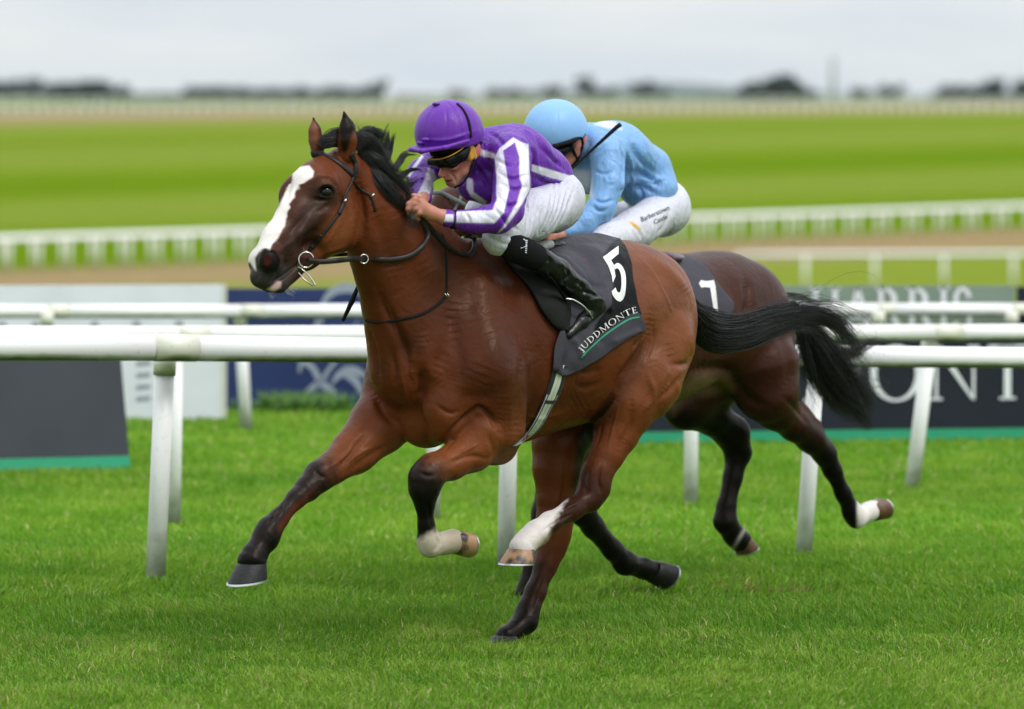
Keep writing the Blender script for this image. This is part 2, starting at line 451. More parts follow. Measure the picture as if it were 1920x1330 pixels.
def hoof(fr, cor, sole, rt, rb, toe, mats, parent, dished=0.0, shoe=True):
    """cor/sole: centres (px,py,r); rt/rb: (towards toe, sideways) metres; toe: (px,py,r) a point the toe aims at"""
    c0, c1, tp = fr.P(*cor), fr.P(*sole), fr.P(*toe)
    ax = c1 - c0; L = np.linalg.norm(ax); ax /= L
    t = tp - c1; t -= (t @ ax) * ax * 0.0; t /= np.linalg.norm(t)
    sd = np.cross(ax, t); sd /= np.linalg.norm(sd)
    rings = []; n = 28; ang = np.linspace(0, 2 * np.pi, n, endpoint=False)
    shape = np.where(np.cos(ang) < -0.5, -0.5 + (np.cos(ang) + .5) * .45, np.cos(ang))      # flattened heel
    prof = [(-.12, .86), (0, .97), (.06, 1.0), (.5, 1.0), (.93, 1.0), (1.0, .99)]
    V = []
    for u, k in prof:
        a = (rt[0] + (rb[0] - rt[0]) * max(u, 0)) * k; b = (rt[1] + (rb[1] - rt[1]) * max(u, 0)) * k
        ce = c0 + (c1 - c0) * u
        V.append(ce + a * shape[:, None] * t + b * np.sin(ang)[:, None] * sd)
    ce = c0 + (c1 - c0) * .9
    V.append(ce + rb[0] * .62 * shape[:, None] * t + rb[1] * .62 * np.sin(ang)[:, None] * sd)   # recessed sole
    V.append(ce + rb[0] * .05 * shape[:, None] * t + rb[1] * .05 * np.sin(ang)[:, None] * sd)
    m = len(V); V = np.concatenate(V); fa = []
    for i in range(m - 1):
        for j in range(n):
            a = i * n + j; b = i * n + (j + 1) % n; fa.append((a, b, b + n, a + n))
    fa.append(tuple(range(m * n - 1, (m - 1) * n - 1, -1)))
    o = mesh_obj('hoof', V, fa, mats[0], parent)
    if shoe:
        Vs = []
        for (k, u) in ((1.03, .985), (1.03, 1.0 + .006 / L), (.74, 1.0 + .006 / L), (.74, .985)):
            ce = c0 + (c1 - c0) * u
            aa = np.linspace(-2.55, 2.55, n)
            Vs.append(ce + rb[0] * k * np.cos(aa)[:, None] * t * np.where(np.cos(aa) < 0, .8, 1)[:, None] + rb[1] * k * np.sin(aa)[:, None] * sd)
        Vs = np.concatenate(Vs); fs = []
        for i in range(4):
            for j in range(n - 1):
                a = i * n + j; b = ((i + 1) % 4) * n + j; fs.append((a, a + 1, b + 1, b))
        fs.append((0, n, 2 * n, 3 * n)); fs.append((n - 1, 4 * n - 1, 3 * n - 1, 2 * n - 1))
        mesh_obj('horseshoe', Vs, fs, mats[1], o, False)
    return o

def sphere_geo0(c, r, n=12, m=8):
    th = np.linspace(0, np.pi, m + 1)[1:-1]; ph = np.linspace(0, 2 * np.pi, n, endpoint=False)
    V = [np.array([0, 0, 1.0])] + [np.array([math.sin(a) * math.cos(b), math.sin(a) * math.sin(b), math.cos(a)]) for a in th for b in ph] + [np.array([0, 0, -1.0])]
    V = np.array(V) * r + np.array(c)
    fa = [(0, 1 + j, 1 + (j + 1) % n) for j in range(n)]
    for i in range(m - 2):
        for j in range(n): a = 1 + i * n + j; b = 1 + i * n + (j + 1) % n; fa.append((a, a + n, b + n, b))
    k = 1 + (m - 2) * n; fa += [(k + j, len(V) - 1, k + (j + 1) % n) for j in range(n)]
    return V, fa
# ------------------------------------------------------------------ terrain
PD = [(-60, 0), (34, 0), (60, -.9), (100, -2.7), (140, -3.55), (180, -3.65), (235, -3.6), (330, -2.9), (450, -1.64), (600, -.22), (760, .31), (1300, 1.28), (1700, 1.3), (2500, -2), (9000, -14), (24000, -60)]
pd_x = np.array([p[0] for p in PD], float); pd_z = np.array([p[1] for p in PD], float)
def tz(d):
    d = np.asarray(d, float)
    # smoothed profile
    acc = 0
    for o in (-.12, -.06, 0, .06, .12): acc = acc + np.interp(np.where(d > 34, np.maximum(d * (1 + o), 34), d), pd_x, pd_z)
    return np.where(d <= 34, 0, acc / 5)
def T(px, d):  # point on the terrain at distance d, column px
    return np.array([(px - 960) / F * d, d, float(tz(d))])
ys = np.concatenate([np.linspace(-60, 14, 12), np.linspace(15, 60, 60), np.geomspace(62, 24000, 150)])
xs = np.sinh(np.linspace(-7.4, 7.4, 121)) * 10
X, Y = np.meshgrid(xs, ys, indexing='ij')
Z = tz(Y) + np.where(Y > 300, (noise3(np.stack([X.ravel(), Y.ravel(), 0 * X.ravel()], 1), 1 / 400.) * np.clip((Y.ravel() - 300) / 1500, 0, 3)).reshape(X.shape), 0)
nx, ny = X.shape
gi = np.arange(nx * ny).reshape(nx, ny)
GQ = np.stack([gi[:-1, :-1], gi[1:, :-1], gi[1:, 1:], gi[:-1, 1:]], -1).reshape(-1, 4)
gm, nt, b = new_mat('turf')
N = nt.nodes.new; L = nt.links.new
geo = N('ShaderNodeNewGeometry'); sp = N('ShaderNodeSeparateXYZ'); L(geo.outputs['Position'], sp.inputs[0])
u = N('ShaderNodeMath'); u.operation = 'MULTIPLY_ADD'; L(sp.outputs['X'], u.inputs[0]); u.inputs[1].default_value = -1.35; L(sp.outputs['Y'], u.inputs[2])
nw = N('ShaderNodeTexNoise'); nw.inputs['Scale'].default_value = .02; L(geo.outputs['Position'], nw.inputs['Vector'])
u2 = N('ShaderNodeMath'); u2.operation = 'MULTIPLY_ADD'; L(nw.outputs['Fac'], u2.inputs[0]); u2.inputs[1].default_value = 14; L(u.outputs[0], u2.inputs[2])
mr = N('ShaderNodeMapRange'); L(u2.outputs[0], mr.inputs[0]); mr.inputs[1].default_value = 0; mr.inputs[2].default_value = 1000
rp = N('ShaderNodeValToRGB'); L(mr.outputs[0], rp.inputs[0])
LG = (.165, .225, .026); DG = (.112, .190, .004); MG = (.14, .208, .012); TAN = (.285, .21, .105); NG = (.085, .165, .012)
stops = [(0, NG), (60, NG), (100, LG), (172, (.19, .24, .03)), (184, TAN), (200, TAN), (207, DG), (232, DG), (255, (.13, .205, .01)), (275, LG), (305, LG), (325, DG), (365, DG), (385, MG), (410, LG), (455, LG), (480, MG), (510, MG), (545, LG), (600, LG), (630, TAN), (760, (.30, .25, .15)), (800, (.22, .24, .12)), (1000, (.16, .21, .07))]
while len(rp.color_ramp.elements) < len(stops): rp.color_ramp.elements.new(1.0)
for el, (p_, c_) in zip(rp.color_ramp.elements, stops): el.position = p_ / 1000; el.color = c_ + (1,)
ns = N('ShaderNodeTexNoise'); ns.inputs['Scale'].default_value = 1.1; ns.inputs['Detail'].default_value = 8; L(geo.outputs['Position'], ns.inputs['Vector'])
mr2 = N('ShaderNodeMapRange'); L(ns.outputs['Fac'], mr2.inputs[0]); mr2.inputs[3].default_value = .72; mr2.inputs[4].default_value = 1.25
vm = N('ShaderNodeVectorMath'); vm.operation = 'SCALE'; L(rp.outputs[0], vm.inputs[0]); L(mr2.outputs[0], vm.inputs['Scale'])
L(vm.outputs[0], b.inputs['Base Color']); b.inputs['Roughness'].default_value = 1; b.inputs['Specular IOR Level'].default_value = 0
nb = N('ShaderNodeTexNoise'); nb.inputs['Scale'].default_value = 60; L(geo.outputs['Position'], nb.inputs['Vector'])
bp = N('ShaderNodeBump'); bp.inputs['Strength'].default_value = .6; bp.inputs['Distance'].default_value = .03; L(nb.outputs['Fac'], bp.inputs['Height']); L(bp.outputs[0], b.inputs['Normal'])
ground = mesh_obj('ground', np.stack([X.ravel(), Y.ravel(), Z.ravel()], 1), GQ, gm); tag(ground, kind='structure')

# ------------------------------------------------------------------ grass blades of the near course
gb, nt, b = new_mat('grass blades')
a = nt.nodes.new('ShaderNodeAttribute'); a.attribute_name = 'Col'
nt.links.new(a.outputs['Color'], b.inputs['Base Color']); b.inputs['Roughness'].default_value = .55; b.inputs['Specular IOR Level'].default_value = .3
tr = nt.nodes.new('ShaderNodeBsdfTranslucent'); nt.links.new(a.outputs['Color'], tr.inputs['Color'])
ms = nt.nodes.new('ShaderNodeMixShader'); ms.inputs[0].default_value = .35
nt.links.new(b.outputs[0], ms.inputs[1]); nt.links.new(tr.outputs[0], ms.inputs[2]); nt.links.new(ms.outputs[0], nt.nodes['Material Output'].inputs['Surface'])
def grass_zone(d0, d1, dens, h, w):
    hw0, hw1 = d0 * .115 + .15, d1 * .115 + .15
    n = int((hw0 + hw1) * (d1 - d0) * dens)
    t = RNG.random(n * 2); y = d0 + t * (d1 - d0); x = RNG.uniform(-1, 1, n * 2) * hw1
    k = np.abs(x) < y * .115 + .15; x, y = x[k][:n], y[k][:n]
    return x, y, np.full(len(x), h), np.full(len(x), w)
zs = [grass_zone(17.1, 19.3, 9500, .050, .0021), grass_zone(19.3, 21.5, 8000, .055, .0024), grass_zone(21.5, 24.5, 4800, .052, .0032), grass_zone(24.5, 29, 2600, .046, .0046), grass_zone(29, 36, 1500, .042, .0065)]
def grass_side(d0, d1, dens, h, w, wide):
    n = int(wide * 2 * (d1 - d0) * dens); y = RNG.uniform(d0, d1, n); x = (y * .115 + .15 + RNG.random(n) * wide) * np.where(RNG.random(n) < .5, -1, 1)
    return x, y, np.full(n, h), np.full(n, w)
zs += [grass_side(15.5, 24, 2300, .052, .0042, 1.8), grass_side(24, 36, 700, .045, .0075, 2.4)]
n_ = 14000; zs.append((RNG.uniform(-3.6, 3.6, n_), RNG.uniform(15.5, 17.15, n_), np.full(n_, .05), np.full(n_, .005)))
gx, gy, gh, gw = [np.concatenate([z[i] for z in zs]) for i in range(4)]
n = len(gx)
P2 = np.stack([gx, gy, 0 * gx], 1)
big = noise3(P2, .9, 1); med = noise3(P2, 3.7, 2); sml = noise3(P2, 13, 3)
edge = 20.42 + .10 * med + .05 * sml + .045 * gx
front = np.clip((edge - gy) / .12, -1, 1) * .5 + .5
band = np.interp(gy + .12 * gx + .25 * big, [20.3, 20.6, 21.6, 22.1, 23.3, 24.2, 26.2, 27.2, 29.5, 31, 34], [1.0, .96, .98, 1.0, 1.0, 1.04, 1.08, .95, .97, 1.06, 1.04])
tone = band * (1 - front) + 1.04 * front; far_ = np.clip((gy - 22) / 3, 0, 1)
gh = gh * (1.0 + (.35 * med + .25 * sml) * np.clip((30 - gy) / 8, .25, 1)) * (1 - .22 * front) * RNG.uniform(.6, 1.25, n)
az = RNG.uniform(0, 2 * np.pi, n)
lean = RNG.uniform(.15, .95, n) * (1 + .5 * front)
lx = np.cos(az) * lean + .25 * np.sign(big); ly = np.sin(az) * lean * .8 - .15 * front
faz = RNG.uniform(0, np.pi, n); wx, wy = np.cos(faz) * gw, np.sin(faz) * gw * .6
rz = RNG.uniform(-.004, .0, n)
base = np.stack([gx, gy, rz], 1)
mid = base + np.stack([lx * gh * .35, ly * gh * .35, gh * .62], 1)
tip = base + np.stack([lx * gh * 1.0, ly * gh * 1.0, gh * (1.02 - .25 * np.hypot(lx, ly))], 1)
wv = np.stack([wx, wy, 0 * wx], 1)
GV = np.stack([base - wv, base + wv, mid + wv * .8, mid - wv * .8, tip], 1).reshape(-1, 3)
o5 = (np.arange(n) * 5)[:, None]
GT = np.concatenate([o5 + np.array([[0, 1, 2]]), o5 + np.array([[0, 2, 3]]), o5 + np.array([[3, 2, 4]])]).astype(np.int32)
g1 = np.array([.050, .142, .006]); g2 = np.array([.140, .235, .016]); g3 = np.array([.25, .30, .055]); straw = np.array([.34, .30, .13])
rr = np.clip((RNG.random(n) * .8 - .4) * (1 - .6 * far_) + .42 + .22 * med + .15 * big, 0, 1)[:, None]
bc = g1 * (1 - rr) + g2 * rr
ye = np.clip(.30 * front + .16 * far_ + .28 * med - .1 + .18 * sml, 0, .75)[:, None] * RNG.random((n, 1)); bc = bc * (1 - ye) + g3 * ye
isS = RNG.random(n) < np.clip(.022 + .08 * np.clip(sml - .35, 0, 1) + .025 * front, 0, .3); bc[isS] = straw * RNG.uniform(.5, 1.1, (isS.sum(), 1))
# worn patches where the turf shows brown
for (px, py, rad) in [(1480, 1118, .12), (1030, 1245, .03), (1360, 1108, .08)]:
    c_ = G(px, py); dd = np.hypot((gx - c_[0]) * .55, gy - c_[1]) / rad; m = (dd < 1) & (RNG.random(n) < .28)
    bc[m] = np.array([.16, .11, .04]) * RNG.uniform(.6, 1.2, (m.sum(), 1))
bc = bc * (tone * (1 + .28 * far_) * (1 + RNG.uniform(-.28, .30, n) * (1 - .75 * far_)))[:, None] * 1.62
cv = np.repeat(bc, 5, 0)
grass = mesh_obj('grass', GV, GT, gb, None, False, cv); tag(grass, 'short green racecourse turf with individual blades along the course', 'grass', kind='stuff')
print('DBG grass tris', len(GT))

# ------------------------------------------------------------------ running rails
def rail_mat(name, col, dirt=(.10, .12, .03)):
    m, nt, b = new_mat(name); N = nt.nodes.new; L = nt.links.new
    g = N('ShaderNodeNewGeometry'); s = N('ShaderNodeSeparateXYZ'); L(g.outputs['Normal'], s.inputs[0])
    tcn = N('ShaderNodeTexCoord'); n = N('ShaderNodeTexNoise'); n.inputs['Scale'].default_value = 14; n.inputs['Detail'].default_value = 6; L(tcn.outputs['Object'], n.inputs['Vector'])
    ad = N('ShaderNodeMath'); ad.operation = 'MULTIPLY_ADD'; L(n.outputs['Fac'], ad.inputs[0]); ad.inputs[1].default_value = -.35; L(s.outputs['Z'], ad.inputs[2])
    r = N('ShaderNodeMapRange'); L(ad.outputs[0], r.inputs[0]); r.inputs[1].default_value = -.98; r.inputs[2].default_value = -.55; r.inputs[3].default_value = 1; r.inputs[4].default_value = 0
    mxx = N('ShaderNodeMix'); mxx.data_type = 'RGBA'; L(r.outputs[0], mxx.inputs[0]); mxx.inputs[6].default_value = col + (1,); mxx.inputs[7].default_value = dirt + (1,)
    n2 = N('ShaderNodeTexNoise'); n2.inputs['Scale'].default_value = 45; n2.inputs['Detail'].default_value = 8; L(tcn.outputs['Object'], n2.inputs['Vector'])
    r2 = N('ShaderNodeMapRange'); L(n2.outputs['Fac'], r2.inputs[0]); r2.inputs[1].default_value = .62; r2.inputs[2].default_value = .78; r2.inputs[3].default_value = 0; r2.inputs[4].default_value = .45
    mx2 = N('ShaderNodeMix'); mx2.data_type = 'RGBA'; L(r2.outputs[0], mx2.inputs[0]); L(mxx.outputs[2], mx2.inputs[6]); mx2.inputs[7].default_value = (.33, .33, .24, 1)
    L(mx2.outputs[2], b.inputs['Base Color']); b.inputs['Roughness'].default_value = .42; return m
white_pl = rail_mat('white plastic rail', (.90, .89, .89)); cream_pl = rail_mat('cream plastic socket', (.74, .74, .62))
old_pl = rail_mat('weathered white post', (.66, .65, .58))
def post_parts(parent, foot, top, r, mat, cap_r=None, cap_len=.09):
    tube('post', [foot - np.array([0, 0, .05]), top], r, mat, parent, n=16)
    if cap_r:
        v = foot - top; v /= np.linalg.norm(v)
        tube('socket', [top + v * .0, top + v * cap_len], cap_r, cream_pl, parent, n=16)
def course_rail(label, rl, posts, group, rrad, joints=True, sockets=True, mat=None):
    """rl: rail centre line [(px,py,depth,r px)], posts [(px foot, py foot, px top, py top, depth, half px)]"""
    pts = [W(a, b_, d) for a, b_, d, r in rl]
    root = empty('running_rail', pts[0] * np.array([1, 1, 0]), label, 'rail fence', group)
    for (a, b_) in zip(rl[:-1], rl[1:]):
        n_ = 3; P_ = [W(*(np.array(a[:3]) * (1 - t) + np.array(b_[:3]) * t)) for t in np.linspace(0.0005, .9995, n_)]
        R_ = [(a[3] * (1 - t) * a[2] + b_[3] * t * b_[2]) / F for t in np.linspace(0, 1, n_)]
        tube('rail', P_, R_, mat or white_pl, root, n=28)
        if joints:
            c0 = W(*a[:3]); c1 = W(*(np.array(a[:3]) * .88 + np.array(b_[:3]) * .12))
            tube('joint_sleeve', [c0, c0 + (c1 - c0)], a[3] * a[2] / F + .0016, cream_pl, root, n=28)
    for (fx, fy, tx, ty, d, hw) in posts:
        foot = W(fx, fy, d); top = W(tx, ty, d - .02)
        post_parts(root, foot, top, hw * d / F, mat or white_pl, hw * d / F * 1.13 if sockets else None)
    return root
def dof(py): return EYE * F / (py - HZ)
GR = 'white running rails along the course'
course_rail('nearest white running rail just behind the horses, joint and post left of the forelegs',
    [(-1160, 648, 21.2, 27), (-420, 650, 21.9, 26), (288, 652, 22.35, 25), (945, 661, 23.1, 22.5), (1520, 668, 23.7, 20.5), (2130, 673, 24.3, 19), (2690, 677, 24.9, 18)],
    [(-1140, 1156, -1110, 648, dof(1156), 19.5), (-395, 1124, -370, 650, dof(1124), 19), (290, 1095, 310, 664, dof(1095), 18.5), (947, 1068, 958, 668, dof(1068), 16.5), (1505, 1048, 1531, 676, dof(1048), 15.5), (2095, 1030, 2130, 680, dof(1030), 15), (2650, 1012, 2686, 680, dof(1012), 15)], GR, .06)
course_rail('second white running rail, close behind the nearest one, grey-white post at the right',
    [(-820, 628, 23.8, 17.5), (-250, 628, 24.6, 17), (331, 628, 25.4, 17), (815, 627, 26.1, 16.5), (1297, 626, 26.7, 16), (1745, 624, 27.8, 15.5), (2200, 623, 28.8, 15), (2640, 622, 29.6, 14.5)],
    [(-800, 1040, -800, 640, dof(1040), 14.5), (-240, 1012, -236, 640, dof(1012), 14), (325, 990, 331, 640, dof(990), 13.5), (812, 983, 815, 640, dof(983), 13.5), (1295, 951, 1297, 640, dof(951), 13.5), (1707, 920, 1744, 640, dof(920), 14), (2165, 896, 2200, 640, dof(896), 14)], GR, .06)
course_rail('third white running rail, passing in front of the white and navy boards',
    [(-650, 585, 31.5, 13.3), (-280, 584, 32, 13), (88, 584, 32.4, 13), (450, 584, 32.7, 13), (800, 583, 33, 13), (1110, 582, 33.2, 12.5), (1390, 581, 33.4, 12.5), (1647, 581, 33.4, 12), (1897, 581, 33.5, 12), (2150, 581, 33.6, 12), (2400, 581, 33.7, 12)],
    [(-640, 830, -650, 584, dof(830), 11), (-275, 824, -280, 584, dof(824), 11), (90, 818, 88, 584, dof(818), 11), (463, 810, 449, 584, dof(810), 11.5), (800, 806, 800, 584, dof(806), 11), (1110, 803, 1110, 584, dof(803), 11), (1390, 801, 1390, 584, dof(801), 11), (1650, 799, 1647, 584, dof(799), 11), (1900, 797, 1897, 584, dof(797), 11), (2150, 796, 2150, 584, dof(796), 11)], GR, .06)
# far rails in the dip, posts share one mesh
def far_rail(label, x0, x1, step, d0, d1, hgt, rr, pr, both=False, group='distant white rails'):
    root = empty('running_rail', T(x0, d0), label, 'rail fence', group)
    n_ = int((x1 - x0) / step) + 1; px = np.linspace(x0, x1, n_); dd = 1 / np.interp(px, [x0, x1], [1 / d0, 1 / d1])
    feet = [T(a, b_) for a, b_ in zip(px, dd)]
    proto = None
    for off, f_ in [(0, 1), (2.2, 1)][:2 if both else 1]:
        V, fa = tube_geo([np.array(f) + [0, off, hgt] for f in feet], rr, 8); mesh_obj('rail', V, fa, white_pl, root)
        for f in feet:
            loc = np.array(f) + [(.55 if off else 0), off, 0]
            if proto is None:
                proto = tube('post', [np.zeros(3), np.array([0, 0, hgt])], pr, white_pl, None, n=8); o = proto
            else: o = bpy.data.objects.new('post', proto.data); C.objects.link(o)
            o.location = Vector(loc.tolist()); o.parent = root; o.matrix_parent_inverse = parent_inv(root)
    return root
far_rail('pale rail with posts in the grass above the grey-green board at right', 1380, 2160, 118, 150, 152, 1.12, .066, .05)
far_rail('long blurred white rail curving across the whole field below the mown stripes', -600, 2600, 56, 160, 246, 1.05, .075, .055, True)
far_rail('farthest low white rail along the tan track below the trees', -500, 2500, 20, 600, 640, 1.15, .07, .06, False)
far_rail('faint white rail just below the horizon trees', -500, 2600, 36, 800, 860, 1.2, .09, .08, False)
for px, py in [(75, 372), (260, 380)]:
    d_ = 285.; c_ = W(px, py, d_); tag(mesh_obj('marker_disc', *sphere_geo0(c_, .16), white_pl), 'small white marker ball on the striped field, ' + ('left one' if px < 100 else 'right one'), 'marker', 'white markers on the field')

# ------------------------------------------------------------------ advertising boards
def quad_board(name, label, x0, x1, yb0, yb1, yt, mat, th=.035, lean=0, topshift=0, dd=None, group=None):
    """upright board standing on the turf between two feet"""
    a = G(x0, yb0); c = G(x1, yb1)
    hgt = (yb1 - yt) / F * c[1]
    dirv = c - a; Lb = np.linalg.norm(dirv); dirv /= Lb; nrm = np.array([dirv[1], -dirv[0], 0]); up = np.array([0, lean, 1.0])
    root = empty(name, a, label, 'board', group)
    def pt(u, v, w=0): return a + dirv * u + up * v + nrm * w + dirv * (topshift * v)
    def panel(nm, u0, u1, v0, v1, w0, w1, m):
        V = [pt(u0, v0, w0), pt(u1, v0, w0), pt(u1, v1, w0), pt(u0, v1, w0), pt(u0, v0, w1), pt(u1, v0, w1), pt(u1, v1, w1), pt(u0, v1, w1)]
        return mesh_obj(nm, V, [(0, 1, 2, 3), (7, 6, 5, 4), (0, 4, 5, 1), (1, 5, 6, 2), (2, 6, 7, 3), (3, 7, 4, 0)], m, root, False)
    return root, pt, panel, Lb, hgt
charc = simple_mat('charcoal board', (.014, .018, .028), .6, var=.15, scale=2, spec=.25); charl = simple_mat('grey charcoal board', (.048, .054, .066), .6, var=.12, scale=2, spec=.3); green_m = simple_mat('green board stripe', (.02, .33, .17), .5, var=.05)
whitep = simple_mat('white print', (.8, .81, .84), .5, var=.04); navy = simple_mat('navy board', (.012, .028, .12), .45, var=.2, scale=2)
whiteb = simple_mat('white board', (.74, .77, .82), .5, var=.05, scale=3); greyg = simple_mat('grey green board', (.20, .26, .20), .5, var=.08, scale=2)
steel = simple_mat('board frame', (.62, .63, .55), .5)
def legs(panel, Lb, hgt, n_=2):
    for i in range(n_):
        u = Lb * (i + .5) / n_; panel('support', u - .02, u + .02, -.02, hgt * .9, -.06, -.037, steel)
r_, pt, panel, Lb, hg = quad_board('advertising_board', 'charcoal board with a green foot stripe at the left edge, under the rail', -330, 245, 898, 883, 648, charl, topshift=-.10, lean=.12)
panel('panel', 0, Lb, .085, hg, 0, -.03, charl); panel('foot_stripe', 0, Lb, .0, .082, .004, -.03, green_m); legs(panel, Lb, hg, 3)
r_, pt, panel, Lb, hg = quad_board('advertising_board', 'charcoal board with JUDDMONTE lettering and green foot stripe at the right', 1035, 2420, 838, 822, 628, charc)
panel('panel', 0, Lb, .082, hg, 0, -.03, charc); panel('foot_stripe', 0, Lb, .0, .079, .004, -.03, green_m); legs(panel, Lb, hg, 5)
# serif capitals out of polygons, unit cap height
def ring(cx, cy, rx, ry, tx, ty, a0=0, a1=360, n_=28):
    """closed or open stroke between two ellipses"""
    A = np.radians(np.linspace(a0, a1, n_)); polys = []
    for a_, b_ in zip(A[:-1], A[1:]):
        polys.append([(cx + rx * math.cos(a_), cy + ry * math.sin(a_)), (cx + rx * math.cos(b_), cy + ry * math.sin(b_)), (cx + (rx - tx) * math.cos(b_), cy + (ry - ty) * math.sin(b_)), (cx + (rx - tx) * math.cos(a_), cy + (ry - ty) * math.sin(a_))])
    return polys
def bxp(x0, y0, x1, y1): return [(x0, y0), (x1, y0), (x1, y1), (x0, y1)]
def stem(x, w=.13, y0=0, y1=1, sf=.09, bot=True, top=True):
    p = [bxp(x, y0, x + w, y1)]
    if bot: p.append(bxp(x - sf, y0, x + w + sf, y0 + .045))
    if top: p.append(bxp(x - sf, y1 - .045, x + w + sf, y1))
    return p
GL = {
 'J': (.42, stem(.22, y0=.05, bot=False) + ring(.20, .05, .15, .25, .11, .05, -150, 0, 12)),
 'U': (.92, stem(.12, y0=.3, bot=False) + stem(.72, .06, y0=.3, bot=False) + ring(.45, .32, .33, .33, .12, .07, 180, 360, 20)),
 'D': (.92, stem(.12) + ring(.25, .5, .58, .5, .14, .05, -90, 90, 22) ),
 'M': (1.16, stem(.12, .05) + stem(.92, .13) + [[(.10, 1), (.26, 1), (.62, .08), (.54, .0)], [(.54, 0), (.60, .04), (.98, 1), (.92, 1)]]),
 'O': (1.08, ring(.53, .5, .49, .52, .13, .05)),
 'N': (1.0, stem(.12, .05) + stem(.82, .05, bot=False) + [[(.08, 1), (.24, 1), (.87, .0), (.82, 0)]]),
 'T': (.84, stem(.36) + [bxp(.04, .95, .81, 1), bxp(.04, .80, .08, 1), bxp(.77, .80, .81, 1)]),
 'E': (.72, stem(.12, sf=.08) + [bxp(.12, 0, .62, .05), bxp(.12, .95, .60, 1), bxp(.12, .48, .50, .53), bxp(.58, 0, .62, .2), bxp(.56, .82, .60, 1), bxp(.46, .42, .50, .6)]),
 'H': (.92, stem(.12) + stem(.68) + [bxp(.12, .46, .8, .54)]), 'A': (.9, [[(.08, 0), (.2, 0), (.5, 1), (.4, 1)], [(.70, 0), (.86, 0), (.5, 1), (.4, 1)], bxp(.2, .3, .7, .38)]),
 'R': (.86, stem(.12) + ring(.28, .73, .36, .27, .15, .08, -90, 90, 14) + [[(.35, .5), (.5, .5), (.86, 0), (.68, 0)]]), 'I': (.42, stem(.14)),
 'S': (.62, ring(.30, .74, .25, .27, .12, .08, 10, 250, 16) + ring(.30, .27, .26, .28, .12, .08, -170, 90, 16)),
}
def word(txt, H_, fn, name, mat, parent, gap=.06, w=.004, bold=0.0):
    """fn(u,v,w)->world; letters as separate parts"""
    u0 = 0
    for ch in txt:
        adv, polys = GL[ch]; V, fa = [], []
        for p in polys:
            k = len(V); 
            for (a_, b_) in p: V.append(fn((u0 + a_) * H_, b_ * H_, w))
            m_ = len(p)
            fa.append(tuple(range(k, k + m_)))
        mesh_obj('letter', V, fa, mat, parent, False); u0 += adv + gap
    return u0 * H_
ppm = F / 31.4; capH = 104 / ppm; v0 = (824 - 744) / ppm
uO = (1642 - 1035) / ppm      # where the O starts
wid = sum(GL[c_][0] + .06 for c_ in 'JUDDM') * capH
word('JUDDMONTE', capH, lambda u, v, w: pt(uO - wid + u, v0 + v, w), 'letter', whitep, r_)
r_, pt, panel, Lb, hg = quad_board('advertising_board', 'white board behind the rails at the left with faint grey print', -330, 416, 796, 790, 534, whiteb)
panel('panel', 0, Lb, 0, hg, 0, -.03, whiteb); panel('frame', Lb, Lb + .03, 0, hg, .003, -.033, steel); legs(panel, Lb, hg, 3)
gp = simple_mat('grey print', (.28, .30, .36), .6); pp = F / 33.8
for cx in (0, 62, 172, 250, 330):
    u = (cx + 330) / pp; mesh_obj('printed_mark', [pt(u - .07, .5, .004), pt(u + .07, .5, .004), pt(u + .02, .64, .004), pt(u - .02, .64, .004)], [(0, 1, 2, 3)], gp, r_, False)
for k_ in range(4):
    u = (262 + 330) / pp; v = .13 + .075 * k_; mesh_obj('printed_mark', [pt(u - .04, v, .004), pt(u + .05, v + .01, .004), pt(u + .05, v + .035, .004), pt(u - .04, v + .03, .004)], [(0, 1, 2, 3)], gp, r_, False)
r_, pt, panel, Lb, hg = quad_board('advertising_board', 'navy board with a pale swirling emblem, behind the rail below the muzzle', 424, 985, 772, 770, 540, navy)
panel('panel', 0, Lb, 0, hg, 0, -.03, navy); legs(panel, Lb, hg, 3)
ppn = F / 35.1; swm = simple_mat('pale emblem print', (.30, .34, .42), .5)
def nav(px, py, w=.004): return pt((px - 424) / ppn, (771 - py) / ppn, w)
def swirl(pts, wd):
    P_ = catmull(pts, 6); t = np.gradient(P_, axis=0); nn = np.stack([-t[:, 1], t[:, 0]], 1); nn /= np.linalg.norm(nn, axis=1)[:, None]
    ww = wd * np.sin(np.linspace(.25, 2.9, len(P_)))[:, None]; A_ = P_ + nn * ww; B_ = P_ - nn * ww
    V = [nav(*p) for p in A_] + [nav(*p) for p in B_]; k = len(P_)
    mesh_obj('emblem', V, [(i, i + 1, k + i + 1, k + i) for i in range(k - 1)], swm, r_, False)
for sw in [([(600, 575), (620, 550), (650, 541), (690, 552), (720, 570)], 9), ([(560, 700), (565, 680), (585, 690), (600, 715), (615, 700)], 6), ([(580, 740), (610, 700), (640, 660), (670, 600)], 4),
           ([(620, 720), (640, 700), (665, 715), (680, 745)], 8), ([(570, 735), (600, 720), (628, 745), (620, 765)], 7), ([(700, 690), (720, 720), (750, 700), (760, 660)], 8), ([(595, 610), (600, 590), (590, 625), (570, 640)], 7), ([(640, 690), (665, 695), (690, 710)], 7)]: swirl(*sw)
r_, pt, panel, Lb, hg = quad_board('advertising_board', 'grey-green board with blurred HARRIS lettering above the rails at the right', 1250, 1903, 793, 793, 536, greyg)
panel('panel', 0, Lb, 0, hg, 0, -.03, greyg); legs(panel, Lb, hg, 3)
pph = F / 33.5; cH = 84 / pph; word('HARRIS', cH, lambda u, v, w: pt((1518 - 1250) / pph + u * .79, (793 - 622) / pph + v, w), 'letter', whitep, r_, gap=.02)
r_, pt, panel, Lb, hg = quad_board('advertising_board', 'dark board at the right edge beside the grey-green one', 1907, 2400, 793, 793, 538, charc)
panel('panel', 0, Lb, 0, hg, 0, -.03, charc); legs(panel, Lb, hg, 2)
